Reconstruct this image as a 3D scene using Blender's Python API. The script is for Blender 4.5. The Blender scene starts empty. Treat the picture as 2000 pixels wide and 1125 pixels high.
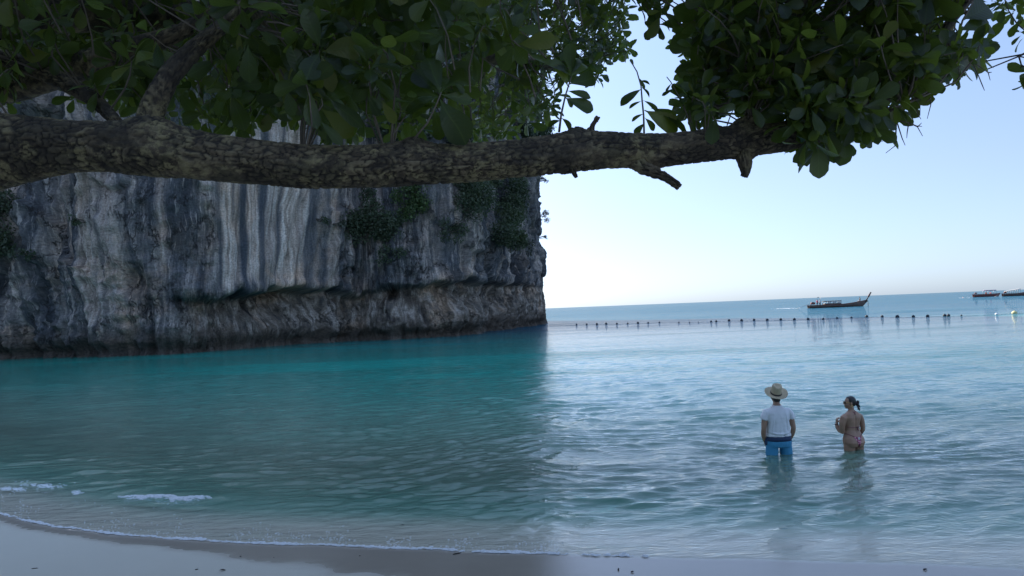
import bpy, bmesh, math, random
import numpy as np
from mathutils import Vector, Matrix, noise as mnoise
from mathutils.bvhtree import BVHTree

R = math.radians
rng = np.random.default_rng(11)
random.seed(5)
scene = bpy.context.scene
COL = scene.collection

# ------------------------------------------------------------------ camera
CAM_H = 2.74
cam_data = bpy.data.cameras.new('camera')
cam = bpy.data.objects.new('camera', cam_data)
COL.objects.link(cam)
cam_data.sensor_width = 36.0
cam_data.lens = 24.0
cam_data.clip_start = 0.05
cam_data.clip_end = 40000.0
cam.matrix_world = (Matrix.Translation((0, 0, CAM_H)) @ Matrix.Rotation(R(90 + 1.81), 4, 'X')
                    @ Matrix.Rotation(R(-2.266), 4, 'Z'))
scene.camera = cam
CM = cam.matrix_world.copy()

# ------------------------------------------------------------------ sky and sun
SUN_EL, SUN_AZ = 30.0, -35.0          # azimuth: degrees from +Y towards +X
world = bpy.data.worlds.new('World')
scene.world = world
world.use_nodes = True
wn = world.node_tree
bg = wn.nodes['Background']
sky = wn.nodes.new('ShaderNodeTexSky')
sky.sky_type = 'NISHITA'
sky.sun_disc = False
sky.sun_elevation = R(SUN_EL)
sky.sun_rotation = R(SUN_AZ)
sky.air_density = 1.0
sky.dust_density = 0.5
sky.ozone_density = 2.5
hs = wn.nodes.new('ShaderNodeHueSaturation')
hs.inputs['Saturation'].default_value = 0.92
tint = wn.nodes.new('ShaderNodeMix')
tint.data_type = 'RGBA'; tint.blend_type = 'MULTIPLY'
tint.inputs[0].default_value = 1.0
tint.inputs[7].default_value = (1.03, 1.0, 0.965, 1)
# clean sea air: the yellow that the sky model gives to the lowest degrees is taken out
gw = wn.nodes.new('ShaderNodeNewGeometry'); sw_ = wn.nodes.new('ShaderNodeSeparateXYZ'); rw = wn.nodes.new('ShaderNodeValToRGB')
wn.links.new(gw.outputs['Incoming'], sw_.inputs[0])
ab = wn.nodes.new('ShaderNodeMath'); ab.operation = 'ABSOLUTE'; wn.links.new(sw_.outputs[2], ab.inputs[0]); wn.links.new(ab.outputs[0], rw.inputs[0])
for e_, (p_, c_) in zip([rw.color_ramp.elements[0], rw.color_ramp.elements[1], rw.color_ramp.elements.new(.06), rw.color_ramp.elements.new(.16), rw.color_ramp.elements.new(.4)],
                        [(0.0, (0.185, 0.25, 0.43, 1)), (1.0, (0.76, 0.78, 0.76, 1)), (0.06, (0.228, 0.256, 0.365, 1)), (0.16, (0.29, 0.290, 0.355, 1)), (0.4, (0.385, 0.39, 0.42, 1))]):
    e_.position = p_; e_.color = c_
zt_ = wn.nodes.new('ShaderNodeMix'); zt_.data_type = 'RGBA'; zt_.blend_type = 'MULTIPLY'; zt_.inputs[0].default_value = 1.0
wn.links.new(sky.outputs[0], zt_.inputs[6]); wn.links.new(rw.outputs[0], zt_.inputs[7])
wn.links.new(zt_.outputs[2], hs.inputs['Color'])
wn.links.new(hs.outputs[0], tint.inputs[6])
wn.links.new(tint.outputs[2], bg.inputs['Color'])
bg.inputs['Strength'].default_value = 0.10

sun_data = bpy.data.lights.new('sun', 'SUN')
sun_data.energy = 2.0
sun_data.angle = R(0.53)
sun_data.color = (1.0, 0.94, 0.86)
sun = bpy.data.objects.new('sun', sun_data)
COL.objects.link(sun)
sd = Vector((math.sin(R(SUN_AZ)) * math.cos(R(SUN_EL)), math.cos(R(SUN_AZ)) * math.cos(R(SUN_EL)), math.sin(R(SUN_EL))))
sun.rotation_euler = sd.to_track_quat('Z', 'Y').to_euler()
sun.location = (-30, 120, 120)

scene.view_settings.view_transform = 'Standard'
scene.view_settings.look = 'None'
scene.view_settings.gamma = 1.0
scene.view_settings.use_curve_mapping = False
scene.view_settings.exposure = 2.55
scene.cycles.use_denoising = True
scene.cycles.use_adaptive_sampling = False
scene.cycles.max_bounces = 8
scene.cycles.transparent_max_bounces = 12
scene.cycles.sample_clamp_indirect = 6.0
scene.cycles.caustics_reflective = False

# ------------------------------------------------------------------ helpers
def ray(px, py):
    """direction in the world through a pixel of the 2000x1125 photograph"""
    v = Vector(((px - 1000) / 2000 * 36.0, -(py - 562.5) / 2000 * 36.0, -24.0))
    return (CM.to_3x3() @ v).normalized()

def P(px, py, depth):
    d = ray(px, py)
    return Vector((0, 0, CAM_H)) + d * (depth / d.y)

def G(px, py, z=0.0):
    d = ray(px, py)
    t = (z - CAM_H) / d.z
    return Vector((0, 0, CAM_H)) + d * t

def hash2(ix, iy, seed):
    n = (ix.astype(np.int64) * 374761393 + iy.astype(np.int64) * 668265263 + seed * 1442695041) & 0xFFFFFFFF
    n = ((n ^ (n >> 13)) * 1274126177) & 0xFFFFFFFF
    n = (n ^ (n >> 16)) & 0xFFFFFFFF
    return n / 4294967295.0

def vn(x, y, seed=0):
    x = np.asarray(x, float); y = np.asarray(y, float)
    ix = np.floor(x); iy = np.floor(y)
    fx = x - ix; fy = y - iy
    fx = fx * fx * fx * (fx * (fx * 6 - 15) + 10); fy = fy * fy * fy * (fy * (fy * 6 - 15) + 10)
    a = hash2(ix, iy, seed); b = hash2(ix + 1, iy, seed)
    c = hash2(ix, iy + 1, seed); d = hash2(ix + 1, iy + 1, seed)
    return (a * (1 - fx) + b * fx) * (1 - fy) + (c * (1 - fx) + d * fx) * fy

def fbm(x, y, seed=0, octv=4, gain=0.5):
    s = 0; a = 1; t = 0
    for k in range(octv):
        s = s + a * vn(x * 2 ** k + 17.3 * k, y * 2 ** k - 9.1 * k, seed + k); t += a; a *= gain
    return s / t

def sstep(a, b, x):
    t = np.clip((np.asarray(x, float) - a) / (b - a), 0, 1)
    return t * t * (3 - 2 * t)

def new_mesh(name, verts, faces, smooth=True):
    me = bpy.data.meshes.new(name)
    verts = np.asarray(verts, dtype=np.float32)
    me.vertices.add(len(verts))
    me.vertices.foreach_set('co', verts.reshape(-1))
    if isinstance(faces, np.ndarray):
        n, k = faces.shape
        me.loops.add(n * k)
        me.loops.foreach_set('vertex_index', faces.reshape(-1).astype(np.int32))
        me.polygons.add(n)
        me.polygons.foreach_set('loop_start', np.arange(0, n * k, k, dtype=np.int32))
        me.polygons.foreach_set('loop_total', np.full(n, k, dtype=np.int32))
    else:
        tot = [len(f) for f in faces]
        flat = [i for f in faces for i in f]
        me.loops.add(len(flat))
        me.loops.foreach_set('vertex_index', np.array(flat, dtype=np.int32))
        me.polygons.add(len(faces))
        me.polygons.foreach_set('loop_start', np.concatenate([[0], np.cumsum(tot)[:-1]]).astype(np.int32))
        me.polygons.foreach_set('loop_total', np.array(tot, dtype=np.int32))
    me.polygons.foreach_set('use_smooth', np.full(len(me.polygons), smooth, dtype=bool))
    me.update(calc_edges=True)
    me.validate()
    return me

def fattr(me, name, vals):
    a = me.attributes.new(name, 'FLOAT', 'POINT')
    a.data.foreach_set('value', np.asarray(vals, dtype=np.float32))

def uvattr(me, uv):
    """float2 attribute on points, read by an Attribute node as a vector"""
    a = me.attributes.new('flat', 'FLOAT_VECTOR', 'POINT')
    arr = np.zeros((len(uv), 3), dtype=np.float32); arr[:, :2] = uv
    a.data.foreach_set('vector', arr.reshape(-1))

def link(name, me, mat=None, parent=None, kind=None, label=None, cat=None, group=None, loc=None):
    o = bpy.data.objects.new(name, me)
    COL.objects.link(o)
    if mat is not None and me is not None and len(me.materials) == 0:
        me.materials.append(mat)
    if parent is not None: o.parent = parent
    if kind: o['kind'] = kind
    if label: o['label'] = label
    if cat: o['category'] = cat
    if group: o['group'] = group
    if loc is not None: o.location = loc
    return o

def empty(name, loc, label, cat, group=None, rz=0.0):
    o = link(name, None, label=label, cat=cat, group=group, loc=loc)
    o.rotation_euler = (0, 0, rz)
    return o

def grid_faces(nu, nv, wrap_u=False):
    """vertex index = u*nv + v"""
    u = np.arange(nu if wrap_u else nu - 1); v = np.arange(nv - 1)
    U, V = np.meshgrid(u, v, indexing='ij')
    U2 = (U + 1) % nu
    return np.stack([U * nv + V, U2 * nv + V, U2 * nv + V + 1, U * nv + V + 1], -1).reshape(-1, 4)

class MB:
    """collects simple shapes into one mesh"""
    def __init__(s): s.v = []; s.f = []
    def add(s, verts, faces):
        n = len(s.v); s.v += [tuple(p) for p in verts]; s.f += [tuple(i + n for i in f) for f in faces]
    def box(s, c, d, m=None):
        x, y, z = d[0] / 2, d[1] / 2, d[2] / 2
        vs = [Vector((i * x, j * y, k * z)) for i in (-1, 1) for j in (-1, 1) for k in (-1, 1)]
        if m is not None: vs = [m @ q for q in vs]
        vs = [q + Vector(c) for q in vs]
        s.add(vs, [(0, 1, 3, 2), (4, 6, 7, 5), (0, 4, 5, 1), (2, 3, 7, 6), (0, 2, 6, 4), (1, 5, 7, 3)])
    def tube(s, pts, rad, n=8, cap=True, flat=1.0):
        pts = [Vector(p) for p in pts]
        if not hasattr(rad, '__len__'): rad = [rad] * len(pts)
        rings = []
        prev = None
        for i, p in enumerate(pts):
            t = (pts[min(i + 1, len(pts) - 1)] - pts[max(i - 1, 0)]).normalized()
            if prev is None:
                a = t.orthogonal().normalized()
            else:
                a = (prev - t * prev.dot(t)).normalized()
            prev = a; b = t.cross(a)
            rings.append([p + (a * math.cos(2 * math.pi * k / n) + b * math.sin(2 * math.pi * k / n) * flat) * rad[i] for k in range(n)])
        vs = [q for r_ in rings for q in r_]
        fs = [(i * n + k, i * n + (k + 1) % n, (i + 1) * n + (k + 1) % n, (i + 1) * n + k) for i in range(len(pts) - 1) for k in range(n)]
        if cap:
            fs.append(tuple(range(n))[::-1]); fs.append(tuple((len(pts) - 1) * n + k for k in range(n)))
        s.add(vs, fs)
    def rings(s, rings, cap=True):
        """rings: (centre, semi axis vector a, semi axis vector b[, superellipse power])"""
        n = 20
        vs = []
        for r_ in rings:
            c, a, b = Vector(r_[0]), Vector(r_[1]), Vector(r_[2]); e = r_[3] if len(r_) > 3 else 2.0
            for k in range(n):
                t = 2 * math.pi * k / n; ct, st = math.cos(t), math.sin(t)
                vs.append(c + a * math.copysign(abs(ct) ** (2 / e), ct) + b * math.copysign(abs(st) ** (2 / e), st))
        fs = [(i * n + k, i * n + (k + 1) % n, (i + 1) * n + (k + 1) % n, (i + 1) * n + k) for i in range(len(rings) - 1) for k in range(n)]
        if cap:
            fs.append(tuple(range(n))[::-1]); fs.append(tuple((len(rings) - 1) * n + k for k in range(n)))
        s.add(vs, fs)
    def ball(s, c, r, nu=12, nv=8, m=None):
        r = (r, r, r) if not hasattr(r, '__len__') else r
        vs = []; c = Vector(c)
        for j in range(nv + 1):
            th = math.pi * j / nv
            for i in range(nu):
                ph = 2 * math.pi * i / nu
                q = Vector((r[0] * math.sin(th) * math.cos(ph), r[1] * math.sin(th) * math.sin(ph), r[2] * math.cos(th)))
                if m is not None: q = m @ q
                vs.append(q + c)
        fs = [(j * nu + i, (j + 1) * nu + i, (j + 1) * nu + (i + 1) % nu, j * nu + (i + 1) % nu) for j in range(nv) for i in range(nu)]
        s.add(vs, fs)
    def mesh(s, name, smooth=True):
        me = bpy.data.meshes.new(name)
        me.from_pydata([tuple(p) for p in s.v], [], s.f)
        bm = bmesh.new(); bm.from_mesh(me)
        bmesh.ops.remove_doubles(bm, verts=bm.verts, dist=1e-5)
        bmesh.ops.recalc_face_normals(bm, faces=bm.faces)
        bm.to_mesh(me); bm.free()
        me.polygons.foreach_set('use_smooth', np.full(len(me.polygons), smooth, dtype=bool))
        return me
    def fused(s, name, voxel, smooth_it=4, passes=0.5):
        """closed shapes melted into one continuous surface"""
        me = bpy.data.meshes.new(name + '_raw')
        me.from_pydata([tuple(p) for p in s.v], [], s.f)
        bm = bmesh.new(); bm.from_mesh(me); bmesh.ops.recalc_face_normals(bm, faces=bm.faces); bm.to_mesh(me); bm.free()
        o = bpy.data.objects.new('temporary', me); COL.objects.link(o)
        md = o.modifiers.new('r', 'REMESH'); md.mode = 'VOXEL'; md.voxel_size = voxel
        sm = o.modifiers.new('s', 'SMOOTH'); sm.factor = passes; sm.iterations = smooth_it
        dg = bpy.context.evaluated_depsgraph_get()
        out = bpy.data.meshes.new_from_object(o.evaluated_get(dg))
        bpy.data.objects.remove(o); bpy.data.meshes.remove(me)
        out.name = name
        out.polygons.foreach_set('use_smooth', np.full(len(out.polygons), True, dtype=bool))
        return out

# ------------------------------------------------------------------ materials
def material(name):
    m = bpy.data.materials.new(name); m.use_nodes = True
    nt = m.node_tree; b = nt.nodes['Principled BSDF']
    return m, nt, b

def N(nt, typ, **kw):
    n = nt.nodes.new(typ)
    for k, v in kw.items():
        if k.startswith('i_'):
            key = k[2:]
            key = int(key) if key.isdigit() else key.replace('_', ' ')
            n.inputs[key].default_value = v
        else: setattr(n, k, v)
    return n

def ramp(nt, src, stops, interp='LINEAR'):
    r_ = nt.nodes.new('ShaderNodeValToRGB'); r_.color_ramp.interpolation = interp
    el = r_.color_ramp.elements
    while len(el) < len(stops): el.new(0.5)
    for e, (p, c) in zip(el, stops):
        e.position = p; e.color = (c, c, c, 1) if not hasattr(c, '__len__') else (*c, 1)
    nt.links.new(src, r_.inputs[0]); return r_.outputs[0]

def mixc(nt, fac, a, b, blend='MIX'):
    m = nt.nodes.new('ShaderNodeMix'); m.data_type = 'RGBA'; m.blend_type = blend
    for s, k in ((fac, 0), (a, 6), (b, 7)):
        if hasattr(s, 'links') or isinstance(s, bpy.types.NodeSocket): nt.links.new(s, m.inputs[k])
        elif k == 0: m.inputs[0].default_value = s
        else: m.inputs[k].default_value = (*s, 1)
    return m.outputs[2]

def mth(nt, op, a, b=None, c=None, clamp=False):
    m = nt.nodes.new('ShaderNodeMath'); m.operation = op; m.use_clamp = clamp
    for k, s in enumerate((a, b, c)):
        if s is None: continue
        if isinstance(s, bpy.types.NodeSocket): nt.links.new(s, m.inputs[k])
        else: m.inputs[k].default_value = s
    return m.outputs[0]

def noise_tex(nt, vec, scale, detail=4, rough=0.55, dist=0.0, stretch=None):
    if stretch is not None:
        mp = N(nt, 'ShaderNodeMapping'); mp.inputs['Scale'].default_value = stretch
        nt.links.new(vec, mp.inputs[0]); vec = mp.outputs[0]
    n = N(nt, 'ShaderNodeTexNoise'); n.inputs['Scale'].default_value = scale; n.inputs['Detail'].default_value = detail
    n.inputs['Roughness'].default_value = rough; n.inputs['Distortion'].default_value = dist
    nt.links.new(vec, n.inputs['Vector']); return n.outputs[0]

def bump(nt, h, strength, distance, normal=None):
    b = N(nt, 'ShaderNodeBump'); b.inputs['Strength'].default_value = strength; b.inputs['Distance'].default_value = distance
    nt.links.new(h, b.inputs['Height'])
    if normal is not None: nt.links.new(normal, b.inputs['Normal'])
    return b.outputs[0]

def plain(name, col, rough=0.6, var=0.15, scale=8.0, bmp=0.1, metal=0.0):
    m, nt, b = material(name)
    tc = N(nt, 'ShaderNodeTexCoord')
    n = noise_tex(nt, tc.outputs['Object'], scale)
    lo = tuple(c * (1 - var) for c in col); hi = tuple(min(1, c * (1 + var)) for c in col)
    nt.links.new(ramp(nt, n, [(0.3, lo), (0.7, hi)]), b.inputs['Base Color'])
    b.inputs['Roughness'].default_value = rough; b.inputs['Metallic'].default_value = metal
    nt.links.new(bump(nt, n, bmp, 0.02), b.inputs['Normal'])
    return m
# ------------------------------------------------------------------ beach and sea bed
shore_px = [(0, 1006), (100, 1030), (200, 1044), (300, 1053), (450, 1061), (600, 1067), (800, 1075), (1000, 1083),
            (1200, 1089), (1500, 1096), (1800, 1104), (2000, 1113)]
sp = [G(*p) for p in shore_px]
sx = np.array([-60, -30, -14] + [p.x for p in sp] + [9, 16, 40, 90], float)
s0, s1 = sp[0], sp[-1]
sy = np.array([s0.y + 26, s0.y + 12, s0.y + 3.6] + [p.y for p in sp] + [s1.y - .5, s1.y - .7, s1.y - 1, s1.y], float)

def shore_y(X):
    X = np.asarray(X, float)
    return np.interp(X, sx, sy) + (fbm(X * 1.7, X * 0 + 3, 5, 3) - .5) * 0.07

def sand_z(X, Y):
    s = np.asarray(Y, float) - shore_y(X)
    land = 0.028 * -s + 0.019 * np.clip(-s - 0.8, 0, 30) ** 2
    land = np.where(s < -8.5, 0.24 + 0.019 * 7.7 ** 2 + (-s - 8.5) * 0.06, land)
    t = np.clip(s, 0, None)
    sea = -(0.045 * t + 0.10 * t * sstep(0.4, 3.0, t))
    sea = np.where(t > 14, -2.03 - (t - 14) * 0.06, sea)
    z = np.where(s < 0, land, np.maximum(sea, -9.0))
    rip = (fbm(np.asarray(X) * .9, np.asarray(Y) * .9, 31, 4) - .5) * 0.05 * sstep(0.6, 2.5, -s)
    rip = rip + (fbm(np.asarray(X) * 1.2, np.asarray(Y) * 2.2, 37, 3) - .5) * 0.07 * sstep(2.0, 7, s)
    return z + rip

def spaced(a, b, d0, grow):
    out = [a]; d = d0
    while out[-1] < b:
        out.append(out[-1] + d); d *= grow
    return np.array(out)

ys = np.concatenate([-spaced(-5.0, 20.0, 0.12, 1.05)[::-1], spaced(5.05, 20, 0.05, 1.004), spaced(20.3, 400, 0.3, 1.08)])
xp = spaced(0.0, 300, 0.07, 1.012)
xs = np.concatenate([-xp[::-1][:-1], xp])
X, Y = np.meshgrid(xs, ys, indexing='ij')
Z = sand_z(X, Y)
me = new_mesh('sand', np.stack([X, Y, Z], -1).reshape(-1, 3), grid_faces(len(xs), len(ys)))
S = (Y - shore_y(X)).reshape(-1)
# damp part of the beach: a narrow band on the left, everything on the right
wet_w = np.interp(X.reshape(-1), [-8, -4.5, -3, -1.2, 0.2, 1.5], [0.18, 0.3, 0.55, 1.1, 2.0, 4.0])
wet = 1 - sstep(0.65, 1.25, -S / wet_w + (fbm(X * 2.2, Y * 5, 3, 4).reshape(-1) - .5) * 0.7)
fattr(me, 'wet', wet); fattr(me, 'under', sstep(-0.02, 0.06, S))
m, nt, b = material('beach_sand')
tc = N(nt, 'ShaderNodeTexCoord'); w = N(nt, 'ShaderNodeAttribute', attribute_name='wet').outputs['Fac']
g1 = noise_tex(nt, tc.outputs['Object'], 900, 2, 0.7)
g2 = noise_tex(nt, tc.outputs['Object'], 1.6, 5, 0.6)
g3 = noise_tex(nt, tc.outputs['Object'], 40, 4, 0.6)
dry = mixc(nt, g2, (0.50, 0.485, 0.41), (0.58, 0.565, 0.48))
dry = mixc(nt, ramp(nt, g1, [(0.35, 0.0), (0.65, 1.0)]), dry, (0.44, 0.42, 0.355))
wetc = mixc(nt, g2, (0.27, 0.235, 0.19), (0.34, 0.30, 0.245))
under = N(nt, 'ShaderNodeAttribute', attribute_name='under').outputs['Fac']
wetc = mixc(nt, under, wetc, (0.46, 0.42, 0.34))
nt.links.new(mixc(nt, w, dry, wetc), b.inputs['Base Color'])
nt.links.new(ramp(nt, mth(nt, 'ADD', w, mth(nt, 'MULTIPLY', mth(nt, 'SUBTRACT', g3, 0.5), 0.15)), [(0.1, 0.85), (0.85, 0.05)]), b.inputs['Roughness'])
nt.links.new(mth(nt, 'MULTIPLY', mth(nt, 'SUBTRACT', 1.0, under), 0.6), b.inputs['Specular IOR Level'])
bh = mth(nt, 'ADD', mth(nt, 'MULTIPLY', g1, 0.3), g3)
bn = N(nt, 'ShaderNodeBump'); bn.inputs['Distance'].default_value = 0.006
nt.links.new(bh, bn.inputs['Height']); nt.links.new(ramp(nt, w, [(0.2, 0.6), (1.0, 0.16)]), bn.inputs['Strength'])
nt.links.new(bn.outputs[0], b.inputs['Normal'])
link('beach_ground', me, m, kind='structure')

# ------------------------------------------------------------------ sea
ys = np.concatenate([spaced(5.6, 14, 0.03, 1.0016), spaced(14.04, 70, 0.043, 1.0095), spaced(70.6, 14000, 0.7, 1.06)])
xp = spaced(0.0, 9000, 0.04, 1.0075)
# the fine spacing is wanted only where the beach is; grow faster beyond 60 m
xp = np.concatenate([xp[xp < 60], spaced(61, 12000, 1.2, 1.12)])
xs = np.concatenate([-xp[::-1][:-1], xp])
X, Y = np.meshgrid(xs, ys, indexing='ij')
dx = np.gradient(xs)[:, None] + 0 * X; dy = np.gradient(ys)[None, :] + 0 * X
S = Y - shore_y(X)
H = np.zeros_like(X)
r2 = np.random.default_rng(4)
wx = X + (fbm(X * .35, Y * .35, 91, 2) - .5) * 1.4
wy = Y + (fbm(X * .3, Y * .3, 95, 2) - .5) * 2.2
for k in range(90):
    lam = 0.17 * (7.5 ** (k / 89)) * r2.uniform(.85, 1.15)
    ang = R(90 + 6) + r2.normal(0, R(24))
    kx, ky = math.cos(ang) * 2 * math.pi / lam, math.sin(ang) * 2 * math.pi / lam
    amp = 0.0023 * lam ** 0.35 * r2.uniform(.6, 1.3)
    fade = sstep(2.2, 5.0, lam / np.maximum(dy * abs(math.sin(ang)) + dx * abs(math.cos(ang)), 1e-6))
    ph = kx * wx + ky * wy + r2.uniform(0, 7)
    H += amp * fade * (np.sin(ph) - 0.28 * np.cos(2 * ph))
group_env = 0.55 + 0.9 * fbm(X * .22 + 5, Y * .5, 71, 3)
H *= group_env
# calm film over the last half metre, small swell lines further out
H *= 0.16 + 0.84 * sstep(0.1, 2.2, S)
H += 0.016 * np.exp(-((S - 2.3 - .35 * np.sin(X * .5)) / .38) ** 2) * sstep(-12, -3.2, -X)
H += 0.016 * np.exp(-((S - 3.9 - .4 * np.sin(X * .4 + 1)) / .5) ** 2) * (0.6 + 0.4 * np.sin(X * .6))
H += 0.045 * np.exp(-((S - 1.9) / .28) ** 2) * sstep(-7.4, -6.2, X) * (1 - sstep(-4.6, -3.4, X))
lip = 0.016 * sstep(-0.012, 0.05, S) * (1 - sstep(0.1, 0.7, S)) - 0.004
H = H + np.where(S < 1.0, lip, -0.004 * (1 - sstep(1, 2, S)))
H = np.where(S < -0.03, -0.03 - 0.4 * (-0.03 - S), H)
SEA_XS, SEA_YS, SEA_H = xs.tolist(), ys.tolist(), H
me = new_mesh('sea', np.stack([X, Y, H], -1).reshape(-1, 3), grid_faces(len(xs), len(ys)))
depth = np.clip(H - sand_z(X, Y), 0, 9)
fattr(me, 'depth', depth.reshape(-1))
print('SEA', X.shape)
m, nt, b = material('sea_water')
nt.nodes.remove(b)
out = [n for n in nt.nodes if n.type == 'OUTPUT_MATERIAL'][0]
tc = N(nt, 'ShaderNodeTexCoord'); ob = tc.outputs['Object']
dep = N(nt, 'ShaderNodeAttribute', attribute_name='depth').outputs['Fac']
# fine ripples in relief, longer ones for the open sea
geo = N(nt, 'ShaderNodeNewGeometry')
sepz = N(nt, 'ShaderNodeSeparateXYZ'); nt.links.new(ob, sepz.inputs[0])
yy = sepz.outputs[1]
n1 = noise_tex(nt, ob, 4.0, 5, 0.6, 0.4, (0.62, 1.5, 1))
n0 = noise_tex(nt, ob, 11.0, 3, 0.6, 0.3, (0.6, 1.4, 1))
n2 = noise_tex(nt, ob, 1.1, 5, 0.62, 0.5, (0.6, 1.3, 1))
n3 = noise_tex(nt, ob, 0.16, 5, 0.6, 0.3, (0.5, 1.2, 1))
near = ramp(nt, mth(nt, 'MULTIPLY', yy, 0.01), [(0.07, 0.0), (0.11, 0.35), (0.2, 1.0)])
h = mth(nt, 'ADD', mth(nt, 'MULTIPLY', n1, 0.055), mth(nt, 'MULTIPLY', n0, 0.014))
h = mth(nt, 'ADD', h, mth(nt, 'MULTIPLY', mth(nt, 'MULTIPLY', n2, ramp(nt, mth(nt, 'MULTIPLY', yy, 0.01), [(0.15, 0.0), (0.6, 1.0)])), 0.15))
h = mth(nt, 'ADD', h, mth(nt, 'MULTIPLY', mth(nt, 'MULTIPLY', n3, ramp(nt, mth(nt, 'MULTIPLY', yy, 0.01), [(0.4, 0.0), (1.0, 1.0)])), 1.6))
bn = N(nt, 'ShaderNodeBump'); bn.inputs['Distance'].default_value = 1.0
bn.inputs['Strength'].default_value = 0.55
nt.links.new(h, bn.inputs['Height'])
gl = N(nt, 'ShaderNodeBsdfGlossy'); gl.inputs['Roughness'].default_value = 0.02
gl.inputs['Color'].default_value = (1, 1, 1, 1)
nt.links.new(bn.outputs[0], gl.inputs['Normal'])
fr = N(nt, 'ShaderNodeFresnel'); fr.inputs['IOR'].default_value = 1.36
nt.links.new(bn.outputs[0], fr.inputs['Normal'])
# the body of the water: sand seen through it in the shallows, milky turquoise where it is deep
def beer(k):
    return mth(nt, 'POWER', 2.718, mth(nt, 'MULTIPLY', dep, -k))
cc = N(nt, 'ShaderNodeCombineColor')
nt.links.new(beer(2.3), cc.inputs[0]); nt.links.new(beer(0.75), cc.inputs[1]); nt.links.new(beer(0.85), cc.inputs[2])
tr = N(nt, 'ShaderNodeBsdfTransparent'); nt.links.new(cc.outputs[0], tr.inputs['Color'])
df = N(nt, 'ShaderNodeBsdfDiffuse')
patch = noise_tex(nt, ob, 0.03, 3, 0.5, 0, (0.5, 1.6, 1))
deepc = mixc(nt, patch, (0.014, 0.265, 0.205), (0.022, 0.34, 0.265))
deepc = mixc(nt, ramp(nt, mth(nt, 'MULTIPLY', dep, 0.1), [(0.28, 0.0), (0.60, 1.0)]), deepc, mixc(nt, patch, (0.010, 0.060, 0.105), (0.018, 0.105, 0.15)))
body = mixc(nt, ramp(nt, mth(nt, 'MULTIPLY', dep, 0.2), [(0.08, 0.0), (0.52, 1.0)]), (0.24, 0.34, 0.25), deepc)
nt.links.new(body, df.inputs['Color'])
mx = N(nt, 'ShaderNodeMixShader')
nt.links.new(mth(nt, 'SUBTRACT', 1.0, beer(0.85)), mx.inputs[0])
nt.links.new(tr.outputs[0], mx.inputs[1]); nt.links.new(df.outputs[0], mx.inputs[2])
m2 = N(nt, 'ShaderNodeMixShader')
# unresolved wave slopes far out turn the surface less mirror-like
far_k = ramp(nt, mth(nt, 'MULTIPLY', yy, 0.004), [(0.25, 1.0), (0.42, 0.62), (0.9, 0.5)])
slick = ramp(nt, noise_tex(nt, ob, 0.11, 5, 0.65, 0.3, (0.22, 1.3, 1)), [(0.35, 0.62), (0.5, 0.95), (0.65, 1.0)])
far_k = mth(nt, 'MULTIPLY', far_k, slick)
# light coming up from the bed is not held back by the underside of the surface
nt.links.new(mth(nt, 'MULTIPLY', mth(nt, 'MULTIPLY', fr.outputs[0], far_k), mth(nt, 'SUBTRACT', 1.0, geo.outputs['Backfacing'])), m2.inputs[0]); nt.links.new(mx.outputs[0], m2.inputs[1]); nt.links.new(gl.outputs[0], m2.inputs[2])
nt.links.new(m2.outputs[0], out.inputs['Surface'])
link('sea_water', me, m, kind='structure')
# ------------------------------------------------------------------ limestone cliff
wl = [(0, 702), (100, 700), (200, 697), (300, 694), (400, 688), (480, 683), (560, 677), (640, 670), (700, 665), (760, 663), (830, 660),
      (900, 655), (960, 648), (1010, 641), (1045, 636), (1063, 632)]
front = [(-210, 20), (-150, 34), (-100, 52), (-70, 60)] + [tuple(G(*p).xy) for p in wl]
cx, cy = front[-1]
back = [(cx - .1, cy + 5), (cx - 4, cy + 22), (cx - 18, cy + 50), (cx - 60, cy + 80), (-140, cy + 90), (-250, cy + 40), (-290, 60)]
plan = front + back + [front[0]]
pl = np.array(plan)
# smooth polyline by arc length
seg = np.r_[0, np.cumsum(np.hypot(*np.diff(pl, axis=0).T))]
i_l = 3; i_r = len(front) - 1
dense = np.arange(seg[i_l], seg[i_r + 2], 0.19)
tt = np.concatenate([np.linspace(0, seg[i_l], 30, endpoint=False), dense, np.linspace(dense[-1] + 1.5, seg[-1], 70)[:-1]])
xs_ = np.interp(tt, seg, pl[:, 0]); ys_ = np.interp(tt, seg, pl[:, 1])
def smoothed(a, width):
    fine = np.arange(0, seg[-1], 0.5)
    b_ = np.interp(fine, tt, a)
    k = int(width / .5); ker = np.hanning(2 * k + 3)[1:-1]; ker /= ker.sum()
    c_ = np.convolve(np.pad(b_, k, mode='wrap'), ker, 'valid')
    return np.interp(tt, fine, c_)
xs2 = smoothed(xs_, 5); ys2 = smoothed(ys_, 5)
corner = np.exp(-((tt - seg[i_r]) / 5.0) ** 2)
xs2 = xs2 * (1 - corner) + xs_ * corner; ys2 = ys2 * (1 - corner) + ys_ * corner
tx = np.gradient(xs2); ty = np.gradient(ys2); L_ = np.hypot(tx, ty)
nx, ny = ty / L_, -tx / L_            # outward
nx = smoothed(nx, 3); ny = smoothed(ny, 3)
CL_T, CL_X, CL_Y, CL_NX, CL_NY = tt, xs2, ys2, nx, ny
zs = np.concatenate([np.arange(-2.5, 9, 0.12), np.arange(9, 36, 0.25), spaced(36.4, 66, 0.5, 1.05)])
T, Zg = np.meshgrid(tt, zs, indexing='ij')

# arc length of a pixel column, to place features seen in the photograph
def t_of_px(px):
    lx = [p[0] for p in wl]; ts = [seg[4 + i] for i in range(len(wl))]
    return float(np.interp(px, lx, ts))

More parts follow.
